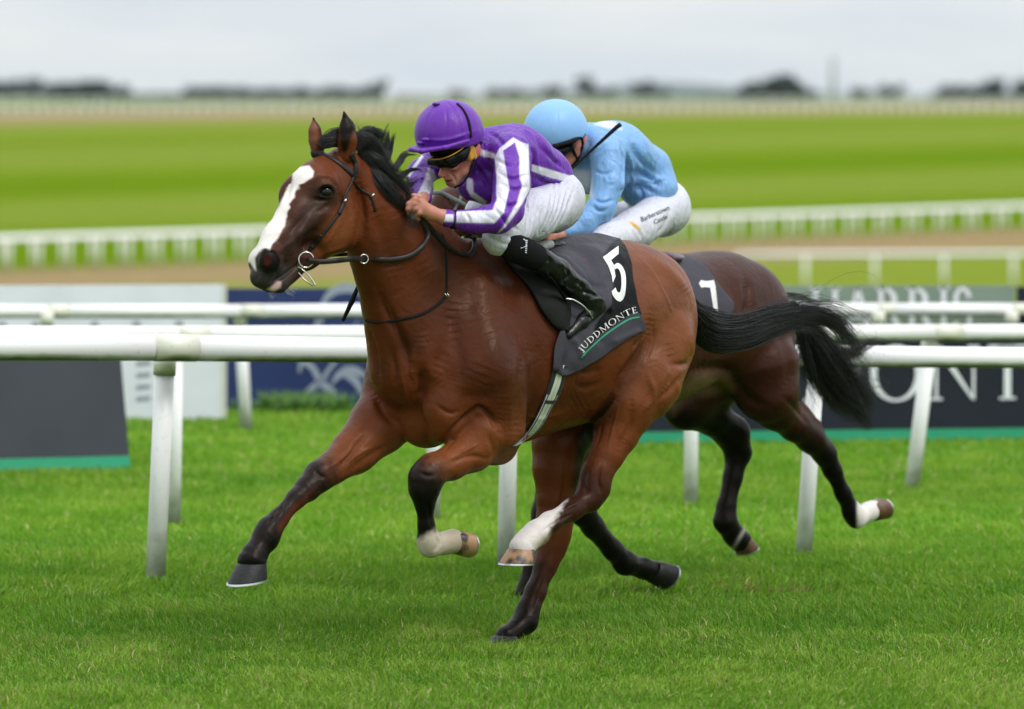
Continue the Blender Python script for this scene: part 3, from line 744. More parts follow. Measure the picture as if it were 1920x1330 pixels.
# weeds at the foot of the navy board
def weeds(px, py, n_, hh, sprd):
    c_ = G(px, py); x = c_[0] + RNG.normal(0, sprd, n_); y = c_[1] + RNG.normal(0, .05, n_); V, fa = [], []
    for i in range(n_):
        a_ = RNG.uniform(-.6, .6); h_ = hh * RNG.uniform(.4, 1); w_ = .012
        k = len(V); V += [(x[i] - w_, y[i], 0), (x[i] + w_, y[i], 0), (x[i] + a_ * h_ * .4 + w_, y[i] - .02, h_ * .6), (x[i] + a_ * h_ * .4 - w_, y[i] - .02, h_ * .6), (x[i] + a_ * h_, y[i], h_)]
        fa += [(k, k + 1, k + 2, k + 3), (k + 3, k + 2, k + 4)]
    return np.array(V), fa
wm = simple_mat('weed leaves', (.07, .17, .02), .6, var=.3)
for px, sp_, lb in [(535, .09, 'left'), (610, .10, 'right')]:
    tag(mesh_obj('weed_clump', *weeds(px, 776, 110, .17, sp_), wm, None, False), lb + ' clump of green weeds at the foot of the navy board', 'weeds', 'weed clumps by the navy board', kind='stuff')

# ------------------------------------------------------------------ far trees, hills, mast
bark = simple_mat('bark', (.09, .07, .05), .9); leafm = simple_mat('tree foliage', (.022, .046, .026), .8, var=.45, scale=.7)
leafd = simple_mat('dark foliage', (.018, .036, .024), .8, var=.4, scale=.7)
def tree_meshes(seed, wdt, hgt, n_=900):
    rng = np.random.default_rng(seed)
    tb = MB(); tb.tube([(0, 0, -.5), (0, 0, hgt * .25), (.1, 0, hgt * .6)], [.30, .22, .10], n=7)
    for k in range(5):
        a = rng.uniform(0, 6.28); tb.tube([(0, 0, hgt * .25), (math.cos(a) * wdt * .3, math.sin(a) * wdt * .3, hgt * .6)], [.12, .05], n=5)
    lob = [(rng.normal(0, wdt * .26), rng.normal(0, wdt * .26), hgt * rng.uniform(.30, .78), wdt * rng.uniform(.16, .30)) for _ in range(9)]
    V, fa = [], []
    for i in range(n_):
        l = lob[rng.integers(len(lob))]; v = rng.normal(size=3); v /= np.linalg.norm(v); v *= l[3] * rng.uniform(.6, 1.1)
        c_ = np.array([l[0] + v[0], l[1] + v[1], l[2] + v[2] * .85]); s_ = rng.uniform(.3, .65)
        a_ = rng.normal(size=3); a_ /= np.linalg.norm(a_); b_ = np.cross(a_, rng.normal(size=3)); b_ /= np.linalg.norm(b_)
        k = len(V); V += [c_ - a_ * s_, c_ + b_ * s_ * .7, c_ + a_ * s_, c_ - b_ * s_ * .7]; fa.append((k, k + 1, k + 2, k + 3))
    return np.concatenate(tb.V), tb.Fc, np.array(V), fa
TM = []
for i, (w_, h_) in enumerate([(7, 7), (9, 6), (5, 8)]):
    a_, b_, c_, d_ = tree_meshes(i + 3, w_, h_)
    t_ = mesh_obj('trunk', a_, b_, bark); cr_ = mesh_obj('crown', c_, d_, leafm, None, False); TM.append((t_, cr_, w_, h_))
used_t = set()
def tree(px, ytop, wpx, d, var, label, mat=None):
    base = T(px, d); h_m = EYE - (ytop - HZ) / F * d - base[2]; w_m = wpx / F * d
    t0, c0, w_, h_ = TM[var]
    root = empty('tree', base, label, 'tree', 'trees along the horizon')
    for p0 in (t0, c0):
        if (var, p0.name) in used_t: o = p0.copy(); C.objects.link(o)
        else: o = p0; used_t.add((var, p0.name))
        o.parent = root; o.location = (0, 0, 0)
        o.name = 'trunk' if p0 is t0 else 'crown'
    root.scale = (w_m / w_, w_m / w_, max(h_m, 1.2) / h_ * 1.05); root.rotation_euler.z = random.uniform(0, 6)
TL = [(115, 156, 50, 1250, 1, 'left tree of the dark clump near the left edge'), (150, 150, 62, 1260, 0, 'tallest middle tree of the dark clump near the left edge'), (188, 149, 62, 1250, 0, 'rounded tree right of the middle of the left dark clump'), (220, 160, 46, 1240, 1, 'small right-hand tree ending the left dark clump'),
      (12, 150, 70, 2100, 0, 'pale blue tree at the very left edge'), (48, 143, 60, 2150, 2, 'taller pale blue tree left of the dark clump'), (80, 158, 50, 2100, 1, 'low bluish tree between the left edge and the dark clump'),
      (378, 163, 70, 1300, 1, 'first low tree at the left end of the long dark hedge line'), (430, 164, 80, 1310, 1, 'low tree in the long dark line above the horse ears left side'), (485, 166, 80, 1300, 1, 'low dark tree left of the horse ears'), (540, 166, 80, 1320, 1, 'low dark tree just left of the horse ears'), (600, 164, 80, 1300, 1, 'low dark tree above the left ear of the front horse'), (655, 163, 80, 1310, 1, 'low dark tree above the right ear of the front horse'), (690, 168, 60, 1300, 1, 'low dark tree right of the ears'), (711, 146, 26, 1350, 2, 'narrow taller tree between the ears and the purple cap'),
      (855, 170, 46, 1900, 1, 'faint low tree just behind the top of the purple cap'), (940, 166, 60, 1800, 1, 'faint low tree right of the purple cap'), (980, 170, 46, 1800, 1, 'faint low bush-like tree left of the blue cap'), (1045, 160, 44, 1700, 0, 'low grey tree above the blue cap'), (1097, 140, 34, 1500, 2, 'tall narrow dark tree right of the blue cap'), (1135, 166, 50, 1700, 1, 'low tree right of the tall narrow one'), (1203, 148, 38, 1600, 2, 'blurred upright tree in the middle right'), (1240, 168, 50, 1800, 1, 'faint low tree right of the upright one'),
      (1400, 160, 50, 1250, 1, 'left low shoulder of the dark clump at the right'), (1432, 146, 60, 1260, 0, 'second tree of the dark clump at the right'), (1462, 137, 48, 1250, 0, 'tallest tree of the dark clump at the right'), (1490, 158, 44, 1240, 1, 'right low shoulder of the dark clump at the right'), (1520, 169, 50, 1300, 1, 'low bush-like tree left of the mast'),
      (1610, 166, 44, 1500, 1, 'low faint tree right of the mast'), (1668, 160, 44, 1500, 1, 'rounded faint tree farther right of the mast'), (1785, 160, 50, 1300, 1, 'low dark tree in the right-hand row'), (1830, 164, 60, 1300, 1, 'second low tree in the right-hand row'), (1873, 146, 44, 1300, 0, 'tall dark tree near the right edge'), (1915, 148, 54, 1300, 0, 'dark tree at the very right edge')]
for t_ in TL: tree(*t_)
# low hedge lines that read as one mass
def hedge(name, label, x0, x1, ytop, d):
    n_ = int(abs(x1 - x0) * 7); px = RNG.uniform(x0, x1, n_); dd = d + RNG.uniform(-3, 3, n_); bs = np.stack([(px - 960) / F * dd, dd, tz(dd)], 1)
    hh = (EYE - (ytop - HZ) / F * d - bs[:, 2]) * (.75 + .35 * noise3(bs, .06, 4)); z_ = bs[:, 2] + hh * RNG.random(n_)
    s_ = RNG.uniform(.35, .8, n_); a_ = RNG.normal(size=(n_, 3)); a_ /= np.linalg.norm(a_, axis=1)[:, None]; b2_ = np.cross(a_, RNG.normal(size=(n_, 3))); b2_ /= np.linalg.norm(b2_, axis=1)[:, None]
    c_ = np.stack([bs[:, 0], bs[:, 1], z_], 1); V = np.stack([c_ - a_ * s_[:, None], c_ + b2_ * s_[:, None] * .7, c_ + a_ * s_[:, None], c_ - b2_ * s_[:, None] * .7], 1).reshape(-1, 3)
    tag(mesh_obj(name, V, np.arange(n_ * 4).reshape(-1, 4), leafd, None, False), label, 'hedge', kind='stuff')
hedge('hedgerow', 'low dark hedge line running between the left trees and the ears of the front horse', 90, 715, 174, 1320)
hedge('hedgerow', 'faint low hedge line along the horizon behind the caps of the jockeys', 740, 1380, 177, 1900)
hedge('hedgerow', 'low dark hedge line at the right horizon around the mast', 1375, 1530, 172, 1290)
hedge('hedgerow', 'low dark hedge line at the far right of the horizon', 1745, 2100, 172, 1320)
# mast
dm = 1400.; bm = T(1562, dm); hm = (183 - 104) / F * dm
mk = MB()
mk.tube([bm, bm + [0, 0, hm]], [.85, .6], n=10); mk.tube([bm + [0, 0, hm * .96], bm + [0, 0, hm]], [1.1, 1.1], n=10)
mast = empty('mast', bm, 'faint grey mast standing on the horizon at the right', 'mast')
mesh_obj('shaft', mk.V[0], tube_geo([bm, bm + [0, 0, hm]], [.85, .6], n=10)[1], simple_mat('grey concrete', (.36, .37, .38), .8), mast); mesh_obj('platform', mk.V[1], tube_geo([bm, bm + [0, 0, 1]], .6, n=10)[1], steel, mast)
# hills
def hill(name, d, pts, mat, label=None):
    P_ = catmull([(a, b_, 0) for a, b_ in pts], 12); V = []; k = len(P_)
    for (a, b_, _) in P_: V.append(W(a, b_, d))
    top = np.array(V); v2 = top.copy(); v2[:, 1] += d * .25; v2[:, 2] = -30; v1 = top.copy(); v1[:, 1] -= d * .18; v1[:, 2] = tz(v1[:, 1]) - 2
    V = np.concatenate([v1, top, v2])
    fa = [(i, i + 1, k + i + 1, k + i) for i in range(k - 1)] + [(k + i, k + i + 1, 2 * k + i + 1, 2 * k + i) for i in range(k - 1)]
    o = mesh_obj(name, V, fa, mat); tag(o, kind='structure'); return o
hm_ = simple_mat('hill', (.06, .09, .07), .9, var=.3, scale=.002)
hill('hills', 7500, [(-600, 178), (-200, 172), (100, 176), (500, 182), (820, 182), (1000, 176), (1130, 163), (1220, 155), (1320, 158), (1420, 168), (1560, 176), (1800, 178), (2400, 172)], hm_)
# ------------------------------------------------------------------ haze: one closed box of thin air
hz, nt, b = new_mat('haze'); nt.nodes.remove(b)
pv = nt.nodes.new('ShaderNodeVolumePrincipled'); pv.inputs['Color'].default_value = (.78, .90, 1, 1); pv.inputs['Density'].default_value = 0.00004; pv.inputs['Anisotropy'].default_value = .2
nt.links.new(pv.outputs[0], nt.nodes['Material Output'].inputs['Volume'])
x0, x1, y0, y1, z0, z1 = -9000, 9000, -90, 10500, -75, 60
hb = mesh_obj('haze', [(a, b_, c_) for a in (x0, x1) for b_ in (y0, y1) for c_ in (z0, z1)], [(0, 1, 3, 2), (4, 6, 7, 5), (0, 4, 5, 1), (2, 3, 7, 6), (0, 2, 6, 4), (1, 5, 7, 3)], hz, None, False)
tag(hb, 'thin pale haze over the plain', 'haze', kind='stuff')
# ------------------------------------------------------------------ horse number five (bay with a blaze)
BAY = np.array([0.112, 0.0265, 0.008]); BAYD = np.array([0.034, 0.0105, 0.005]); BLK = np.array([0.0035, 0.003, 0.003])
BAYL = np.array([0.200, 0.062, 0.020]); WHT = np.array([0.78, 0.72, 0.68]); GRYB = np.array([0.030, 0.020, 0.018])
fr1 = Frame(47, 19.85)
H1 = Body(fr1, 0.0048)
h = H1
h.gk = dict(hd=9, nf=9, nh=13, ear=6, fh=12)
# trunk
h.ell((838, 668, 0), (.29, .215, .27), 30)
h.ell((950, 650, 0), (.41, .265, .365), 40)
h.ell((1045, 632, 0), (.40, .285, .345), 40)
h.ell((1120, 590, 0), (.32, .26, .265), 40)
h.ell((1175, 580, 0), (.27, .235, .26), 40)
h.ell((905, 512, 0.0), (.24, .085, .13), 40)                 # withers
# neck
h.chain([(672, 345, 0, 50, .6), (712, 412, 0, 74, .55), (765, 490, 0, 106, .5), (820, 580, 0, 142, .6)], 40)
h.chain([(698, 480, 0, 36, .8), (745, 590, 0, 56, .9), (757, 690, 0, 68, 1)], 40)
# chest muscles
h.ell((745, 735, .12), (.10, .11, .15), 22); h.ell((832, 765, -.11), (.10, .10, .13), 18)
h.ell((800, 785, 0.0), (.12, .10, .11), 22)
# shoulder blades
h.cone((892, 560, -.11), (905, 700, -.165), 56, 80, 45, 'b', .8)
h.cone((905, 700, -.165), (925, 800, -.17), 78, 60, 30)
h.cone((760, 560, .12), (745, 740, .17), 50, 66, 30)
# near fore leg, folded
h.chain([(925, 770, -.16, 58), (935, 838, -.15, 34)], 20, 'b')
NF = [(902, 812, -.19, 46), (885, 842, -.18, 41), (845, 868, -.17, 31), (812, 880, -.17, 29), (798, 898, -.165, 31), (795, 920, -.16, 26), (796, 945, -.155, 17), (799, 985, -.15, 14.5), (803, 1010, -.15, 19), (808, 1022, -.15, 22), (832, 1019, -.15, 19), (850, 1015, -.15, 23)]
h.chain(NF, 12, 'nf'); h.ell((925, 845, -.175), (.075, .055, .055), 18, 'nf')
# far fore leg, stretched forward
FF = [(748, 752, .15, 66), (712, 796, .15, 55), (664, 846, .155, 42), (618, 880, .155, 28), (598, 893, .155, 27.5), (576, 917, .155, 22), (556, 935, .155, 17.5), (522, 973, .155, 17), (505, 993, .155, 22), (497, 1010, .155, 24), (483, 1031, .155, 19), (476, 1043, .155, 23), (473, 1051, .155, 28)]
h.chain(FF, 12, 'ff')
h.cone((660, 862, .12), (600, 905, .14), 22, 14, 14, 'ff')
# near hind leg, swinging forward
h.ell((1224, 618, -.10), (.20, .12, .255), 35, 'b')
NH = [(1218, 640, -.11, 86), (1192, 710, -.13, 84), (1168, 765, -.15, 58), (1155, 812, -.155, 41), (1139, 850, -.155, 31), (1118, 890, -.15, 28), (1114, 915, -.15, 28), (1103, 935, -.15, 24), (1072, 956, -.15, 18.5), (1030, 980, -.15, 18.5), (1006, 1000, -.15, 23), (988, 1015, -.15, 20), (978, 1028, -.15, 24)]
h.chain(NH, 14, 'nh')
h.cone((1139, 850, -.16), (1133, 922, -.15), 12, 11, 10, 'nh')
h.ell((1168, 742, -.17), (.10, .08, .12), 22, 'nh')
# far hind leg, planted
FH = [(1130, 700, .12, 80), (1085, 770, .13, 64), (1050, 830, .13, 50), (1045, 880, .13, 44), (1042, 930, .13, 34), (1040, 975, .13, 32), (1038, 1005, .13, 29), (1033, 1030, .13, 25), (1024, 1058, .13, 20), (1004, 1110, .13, 18), (992, 1140, .13, 19), (984, 1165, .13, 22), (964, 1184, .13, 17), (950, 1194, .13, 21)]
h.chain(FH, 14, 'fh')
h.chain([(1085, 880, .13, 12), (1066, 960, .13, 10), (1052, 1022, .13, 11)], 10, 'fh')
# head
h.chain([(642, 318, 0, 42, .8), (602, 350, 0, 49, .8), (560, 408, 0, 42, .75), (524, 452, 0, 33, .8), (503, 484, 0, 30, .85)], 22, 'hd')
h.ell((577, 352, 0.01), (.055, .09, .055), 25, 'hd'); h.cone((560, 400, .03), (535, 440, .02), 30, 24, 20, 'hd', .8)
h.cone((625, 395, 0), (640, 420, 0), 56, 48, 25, 'hd', .62)
h.ell((624, 418, -.055), (.095, .04, .110), 22, 'hd')
h.chain([(630, 432, 0, 42, .8), (580, 478, 0, 22, .9), (556, 502, 0, 17, 1)], 20, 'hd')
h.chain([(500, 500, 0, 28, .9), (491, 519, 0, 20, .9), (500, 530, 0, 15, .9)], 12, 'hd'); h.cone((545, 484, 0), (520, 512, 0), 22, 16, 14, 'hd', .8)     # upper lip
h.chain([(548, 508, 0, 19), (522, 532, 0, 18), (505, 538, 0, 11)], 7, 'hd')      # lower lip
h.ell((611, 350, -.066), (.052, .03, .045), 22, 'hd'); h.ell((546, 366, .075), (.05, .028, .046), 22, 'hd')
h.cone((600, 400, -.07), (558, 440, -.055), 8, 6, 14, 'hd')
h.ell((508, 487, -.045), (.047, .030, .047), 18, 'hd'); h.ell((486, 490, .04), (.045, .025, .045), 14, 'hd')
h.ell((501, 490, -.082), (.028, .032, .032), 5, 'hd', op=-1)
h.ell((611, 361, -.100), (.031, .018, .021), 5, 'hd', rot=-20, op=-1)
# ears
h.chain([(650, 292, -.05, 15), (651, 264, -.055, 18, .8), (651, 240, -.055, 16.5, .7), (645, 210, -.055, 3)], 7, 'ear')
h.chain([(597, 292, .05, 12), (592, 262, .055, 13, .8), (590, 245, .055, 12, .7), (588, 222, .055, 2.5)], 7, 'ear')
h.chain([(648, 274, -.100, 7), (648, 246, -.096, 11), (645, 222, -.082, 4)], 4, 'ear', op=-1)

V, Q = H1.mesh()
V = relax(V, Q, 2)
Vw = fr1.wor(V)
def skin_mat(name, rough=0.36):
    m, nt, b = new_mat(name)
    a = nt.nodes.new('ShaderNodeAttribute'); a.attribute_name = 'Col'
    t = nt.nodes.new('ShaderNodeTexCoord')
    n = nt.nodes.new('ShaderNodeTexNoise'); n.inputs['Scale'].default_value = 9; n.inputs['Detail'].default_value = 6
    nt.links.new(t.outputs['Object'], n.inputs['Vector'])
    mr = nt.nodes.new('ShaderNodeMapRange'); mr.inputs[3].default_value = 0.78; mr.inputs[4].default_value = 1.22
    nt.links.new(n.outputs['Fac'], mr.inputs[0])
    mm = nt.nodes.new('ShaderNodeVectorMath'); mm.operation = 'SCALE'
    nt.links.new(a.outputs['Color'], mm.inputs[0]); nt.links.new(mr.outputs[0], mm.inputs['Scale'])
    nt.links.new(mm.outputs[0], b.inputs['Base Color'])
    b.inputs['Roughness'].default_value = rough; b.inputs['Specular IOR Level'].default_value = 0.16; b.inputs['Specular Tint'].default_value = (1, .82, .68, 1)
    n2 = nt.nodes.new('ShaderNodeTexNoise'); n2.inputs['Scale'].default_value = 420; n2.inputs['Detail'].default_value = 3
    mp2 = nt.nodes.new('ShaderNodeMapping'); mp2.inputs['Scale'].default_value = (1, 1, .35)
    nt.links.new(t.outputs['Object'], mp2.inputs[0]); nt.links.new(mp2.outputs[0], n2.inputs['Vector'])
    bp = nt.nodes.new('ShaderNodeBump'); bp.inputs['Strength'].default_value = 0.25; bp.inputs['Distance'].default_value = 0.002
    nt.links.new(n2.outputs['Fac'], bp.inputs['Height'])
    n3 = nt.nodes.new('ShaderNodeTexNoise'); n3.inputs['Scale'].default_value = 22; n3.inputs['Detail'].default_value = 3; n3.inputs['Distortion'].default_value = .6
    nt.links.new(t.outputs['Object'], n3.inputs['Vector'])
    bp2 = nt.nodes.new('ShaderNodeBump'); bp2.inputs['Strength'].default_value = 0.22; bp2.inputs['Distance'].default_value = 0.02
    nt.links.new(n3.outputs['Fac'], bp2.inputs['Height']); nt.links.new(bp.outputs[0], bp2.inputs['Normal'])
    nt.links.new(bp2.outputs[0], b.inputs['Normal'])
    return m
coat_mat = skin_mat('bay coat')
names, D = H1.groups(V)
grp = np.argmin(D, 0)
PX = proj(Vw); NN = vnormals(Vw, Q); view = Vw - np.array([0, 0, EYE]); view /= np.linalg.norm(view, axis=1)[:, None]
Vw = sculpt(Vw, NN, view, PX, [
    ([(706, 540), (722, 575), (745, 620), (762, 660), (772, 700), (780, 740)], 9, .010, ['b']),
    ([(790, 690), (792, 725), (786, 755)], 8, .014, ['b']),
    ([(782, 745), (784, 780), (797, 812), (806, 835)], 7, .014, ['b', 'ff']),
    ([(700, 735), (722, 775), (750, 800)], 8, .010, ['b', 'ff']),
    ([(775, 660), (771, 690), (776, 715)], 6, -.007, ['b']),
    ([(725, 730), (738, 760)], 16, -.008, ['b', 'ff']),
    ([(812, 770), (835, 790)], 16, -.008, ['b']),
    ([(992, 640), (980, 700), (972, 764), (968, 830)], 12, .007, ['b']), ([(905, 580), (930, 660), (945, 740), (940, 800)], 24, -.007, ['b']), ([(850, 560), (840, 640), (815, 710)], 16, .007, ['b']), ([(790, 620), (800, 680), (830, 730)], 14, -.006, ['b']),
    ([(905, 560), (915, 640), (890, 720)], 26, -.006, ['b']),
    ([(850, 600), (862, 680), (850, 730)], 13, .006, ['b']),
     ([(860, 740), (900, 745), (930, 735)], 14, .004, ['b']),
    ([(822, 838), (850, 806), (882, 776), (900, 766), (920, 782), (934, 812)], 5, .010),
    ([(915, 815), (925, 850), (905, 866)], 5, .004, ['nf']),
    ([(835, 872), (880, 856), (915, 862)], 5, .004, ['nf']),
    ([(1222, 585), (1214, 640), (1190, 680), (1165, 712), (1150, 745)], 9, .013, ['b', 'nh']),
    ([(1206, 600), (1200, 640), (1180, 660)], 6, .006, ['b', 'nh']),
    ([(1261, 683), (1290, 682), (1306, 655)], 6, .008, ['b', 'nh']),
    ([(1280, 600), (1296, 640)], 14, -.007, ['b', 'nh']),
    ([(1236, 525), (1248, 545)], 15, .008, ['b', 'nh']),
    ([(1215, 482), (1260, 512), (1292, 555)], 9, -.006, ['b', 'nh']),
    ([(1240, 560), (1270, 600)], 12, -.005, ['b', 'nh']),
    ([(1185, 745), (1180, 800), (1160, 845)], 7, .006, ['nh']),
    ([(1140, 782), (1172, 796)], 3, .003, ['nh']), ([(1128, 815), (1165, 825)], 3, .0025, ['nh']),
    ([(1100, 880), (1095, 905), (1108, 930)], 6, .005, ['nh']),
    ([(690, 812), (668, 838), (634, 882)], 6, .006, ['ff']), ([(712, 810), (700, 826)], 14, -.006, ['ff']),
    ([(735, 830), (690, 858), (650, 886)], 6, .005, ['ff']),
    ([(565, 935), (530, 975)], 4, .004, ['ff']), ([(1040, 900), (1048, 960)], 6, .005, ['fh']),
    ([(1010, 1130), (1030, 1070)], 4, .004, ['fh']),
    ([(1000, 790), (1050, 770), (1100, 745)], 20, .004, ['b']),
    ([(614, 324), (617, 331)], 8, .009, ['hd']), ([(585, 372), (600, 376), (618, 374)], 4, .005, ['hd']),
    ([(596, 354), (605, 347), (616, 346), (625, 354)], 3.5, -.005, ['hd']),
    ([(598, 366), (610, 371), (622, 368)], 3, -.003, ['hd']),
    ([(640, 345), (646, 375)], 8, .006, ['hd']),
    ([(590, 395), (566, 425), (548, 450)], 7, -.004, ['hd']), ([(600, 425), (580, 445), (560, 470)], 8, .004, ['hd']),
    ([(566, 490), (548, 505), (528, 520), (505, 530)], 3, .007, ['hd']),
    ([(523, 470), (530, 485), (526, 505)], 6, .005, ['hd']),
    ([(668, 330), (680, 385), (678, 430), (664, 468)], 8, .012, ['b', 'hd']),
    ([(488, 478), (500, 468), (516, 473), (524, 490), (518, 506)], 2.5, -.004, ['hd']), ([(478, 500), (484, 515), (480, 528)], 3, .004, ['hd']),
    ([(520, 470), (535, 462), (555, 445), (575, 420)], 4, -.003, ['hd']), ([(575, 400), (560, 420), (540, 440)], 5, .004, ['hd']),
    ([(586, 340), (600, 330), (618, 330), (632, 345)], 4, -.004, ['hd']), ([(620, 380), (606, 392), (592, 398)], 4, .004, ['hd']),
    ([(632, 350), (648, 400), (645, 440)], 5, .004, ['hd']), ([(600, 480), (625, 470), (650, 462)], 4, -.003, ['hd']),
    ([(640, 410), (620, 445), (600, 465)], 3, -.002, ['hd']), ([(548, 330), (540, 360), (535, 385)], 4, .004, ['hd']),
    ([(720, 560), (735, 600), (752, 650)], 3, -.003, ['b']),
    ([(690, 610), (704, 660), (712, 720)], 4, .004, ['b']), ([(735, 660), (742, 700), (738, 735)], 5, .005, ['b']), ([(752, 700), (760, 740), (772, 770)], 3, -.003, ['b']),
    ([(818, 760), (842, 775), (862, 770)], 4, .004, ['b']),
    ([(660, 840), (640, 862), (615, 878)], 2.2, -.003, ['ff']), ([(700, 838), (672, 852), (640, 876)], 2.5, -.003, ['ff']), ([(590, 880), (600, 892), (612, 896)], 4, .004, ['ff']), ([(575, 900), (585, 912)], 3, .003, ['ff']),
    ([(548, 930), (520, 962), (500, 985)], 2.5, .005, ['ff']), ([(500, 1000), (508, 1012)], 3, .004, ['ff']), ([(470, 1020), (490, 1028)], 3, .003, ['ff']),
    ([(870, 800), (850, 825), (830, 850)], 3, .004, ['nf']), ([(900, 830), (880, 842), (856, 852)], 2.2, -.003, ['nf']), ([(785, 885), (800, 892), (815, 890)], 4, .004, ['nf']), ([(778, 905), (798, 912)], 3, .003, ['nf']), ([(803, 930), (805, 960), (806, 985)], 2.2, .005, ['nf']), ([(815, 1035), (822, 1020), (818, 1005)], 3, .005, ['nf']),
    ([(1130, 790), (1120, 830), (1105, 865)], 3, .004, ['nh']), ([(1160, 760), (1150, 800), (1140, 840)], 2.2, -.003, ['nh']), ([(1128, 870), (1122, 900), (1128, 925)], 3, .005, ['nh']), ([(1090, 940), (1060, 955), (1030, 972)], 2.4, -.003, ['nh']), ([(1075, 962), (1045, 978), (1018, 996)], 2.2, .005, ['nh']), ([(1012, 1004), (1002, 1018)], 3, .004, ['nh']),
    ([(1060, 870), (1052, 930), (1046, 985)], 2.4, .005, ['fh']), ([(1025, 870), (1030, 940)], 3, -.003, ['fh']), ([(1022, 1075), (1006, 1120), (995, 1150)], 2.2, .005, ['fh']), ([(1040, 1000), (1028, 1030)], 4, -.004, ['fh']),
    ([(1195, 480), (1230, 520), (1262, 590)], 2.5, -.0025, ['b', 'nh']), ([(1250, 640), (1262, 700), (1240, 745)], 8, .006, ['b', 'nh']), ([(1215, 700), (1225, 740), (1205, 775)], 6, -.005, ['b', 'nh']), ([(1280, 700), (1262, 728), (1235, 750)], 5, .006, ['b', 'nh']),
    ([(1080, 690), (1100, 700), (1130, 690)], 6, .003, ['b']), ([(1075, 720), (1100, 728), (1128, 715)], 6, .003, ['b']), ([(985, 780), (1020, 785), (1060, 775)], 3, -.002, ['b']), ([(870, 480), (880, 540), (885, 600)], 20, .006, ['b']),
    
    ([(1220, 620), (1205, 660), (1190, 690)], 3, -.003, ['b', 'nh']), ([(1228, 600), (1226, 640), (1210, 680)], 2.5, .004, ['b', 'nh']), ([(1212, 590), (1204, 630)], 2.5, .004, ['b', 'nh']), ([(1196, 630), (1186, 665), (1170, 690)], 2.5, .004, ['b', 'nh']),
    ([(690, 380), (720, 450), (740, 520)], 16, .005, ['b']), ([(730, 370), (770, 450), (810, 520)], 18, -.005, ['b']),
], grp, names)
def veins(V_, amp):
    q = V_ + .05 * np.stack([noise3(V_, 7, 11), noise3(V_, 7, 12), noise3(V_, 7, 13)], 1)
    o_ = 0
    for sc_, sd_, a_ in ((4.5, 21, 1.0), (9., 22, .6)):
        r_ = 1 - np.abs(noise3(q, sc_, sd_)); o_ = o_ + a_ * np.clip((r_ - .95) / .05, 0, 1) ** 1.5
    return amp * o_ * np.clip(noise3(V_, 2.6, 30) * 2 + .35, 0, 1)
Vw += NN * (0.0016 * noise3(Vw, 12, 1) + 0.0010 * noise3(Vw, 27, 2) + veins(Vw, .0012))[:, None]
PX = proj(Vw)
cols = np.tile(BAY, (len(Vw), 1))
nzv = noise3(Vw, 9, 3); nzf = noise3(Vw, 60, 4)
def mixc(mask, c, gs=None):
    global cols
    if gs: mask = mask * np.isin(grp, [names.index(g) for g in gs])
    cols = cols * (1 - mask[:, None]) + np.array(c) * mask[:, None]
def ss(a, b, x): t = np.clip((x - a) / (b - a), 0, 1); return t * t * (3 - 2 * t)
x_, y_ = PX[:, 0], PX[:, 1]; z_ = Vw[:, 2]
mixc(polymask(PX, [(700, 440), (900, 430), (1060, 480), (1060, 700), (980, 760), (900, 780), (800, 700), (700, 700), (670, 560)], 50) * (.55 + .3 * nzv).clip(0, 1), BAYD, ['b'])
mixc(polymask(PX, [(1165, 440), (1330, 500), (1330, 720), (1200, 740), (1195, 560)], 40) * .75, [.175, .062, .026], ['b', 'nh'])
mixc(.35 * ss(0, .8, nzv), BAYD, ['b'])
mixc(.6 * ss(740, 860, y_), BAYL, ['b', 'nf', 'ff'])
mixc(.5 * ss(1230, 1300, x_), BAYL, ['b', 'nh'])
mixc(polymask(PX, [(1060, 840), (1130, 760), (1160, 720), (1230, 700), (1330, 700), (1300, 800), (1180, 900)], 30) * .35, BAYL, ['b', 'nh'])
# black points
KN = np.array([0.011, 0.0075, 0.007])
def along(px0, py0, px1, py1):
    dx, dy = px1 - px0, py1 - py0; return ((x_ - px0) * dx + (y_ - py0) * dy) / (dx * dx + dy * dy)
t = along(842, 858, 800, 905) + .18 * nzf; mixc(ss(.0, .9, t), KN, ['nf'])
mixc(ss(905, 935, y_ + 8 * nzf), BLK, ['nf'])
mixc(ss(995, 1012, y_ + 4 * nzf + .45 * (x_ - 800)) * (y_ > 965), [0.46, .40, .31], ['nf']); mixc(ss(828, 850, x_) * (y_ > 970) * .4, [.25, .19, .12], ['nf'])
t = along(660, 850, 590, 895) + .15 * nzf; mixc(ss(0, 1, t), KN, ['ff'])
mixc(polymask(PX, [(600, 905), (585, 945), (530, 1000), (520, 990), (560, 940)], 8) * .75, BAYD * 1.2, ['ff'])
t = along(560, 930, 490, 1010); mixc(ss(.1, .9, t + .1 * nzf), BLK, ['ff'])
mixc(polymask(PX, [(580, 925), (560, 962), (524, 1002), (520, 985), (548, 950)], 5) * .7, BAY * .8, ['ff'])
t = along(1150, 850, 1110, 930); mixc(.75 * ss(-.2, 1., t + .15 * nzf), KN, ['nh'])
mixc(.5 * ss(700, 820, x_) * 0, KN)
mixc(ss(-4, 8, ((1052 + .55 * (y_ - 960) * -1) - x_) + 4 * nzf) * (y_ > 920), WHT * .85, ['nh'])
mixc(polymask(PX, [(1000, 1020), (1030, 1000), (1040, 1020), (1010, 1040)], 6) * .6, [.35, .28, .16], ['nh'])
mixc(ss(980, 1120, y_ + 20 * nzf) * .8, KN, ['fh']); mixc(ss(1110, 1160, y_ + 10 * nzf), BLK, ['fh'])
mixc(polymask(PX, [(1000, 1055), (1018, 1055), (1000, 1110), (975, 1160), (955, 1180), (965, 1140), (985, 1090)], 5) * .8, BLK, ['fh'])
mixc(polymask(PX, [(1040, 860), (1075, 860), (1060, 1000), (1030, 1050)], 14) * .4, BAYL, ['fh'])
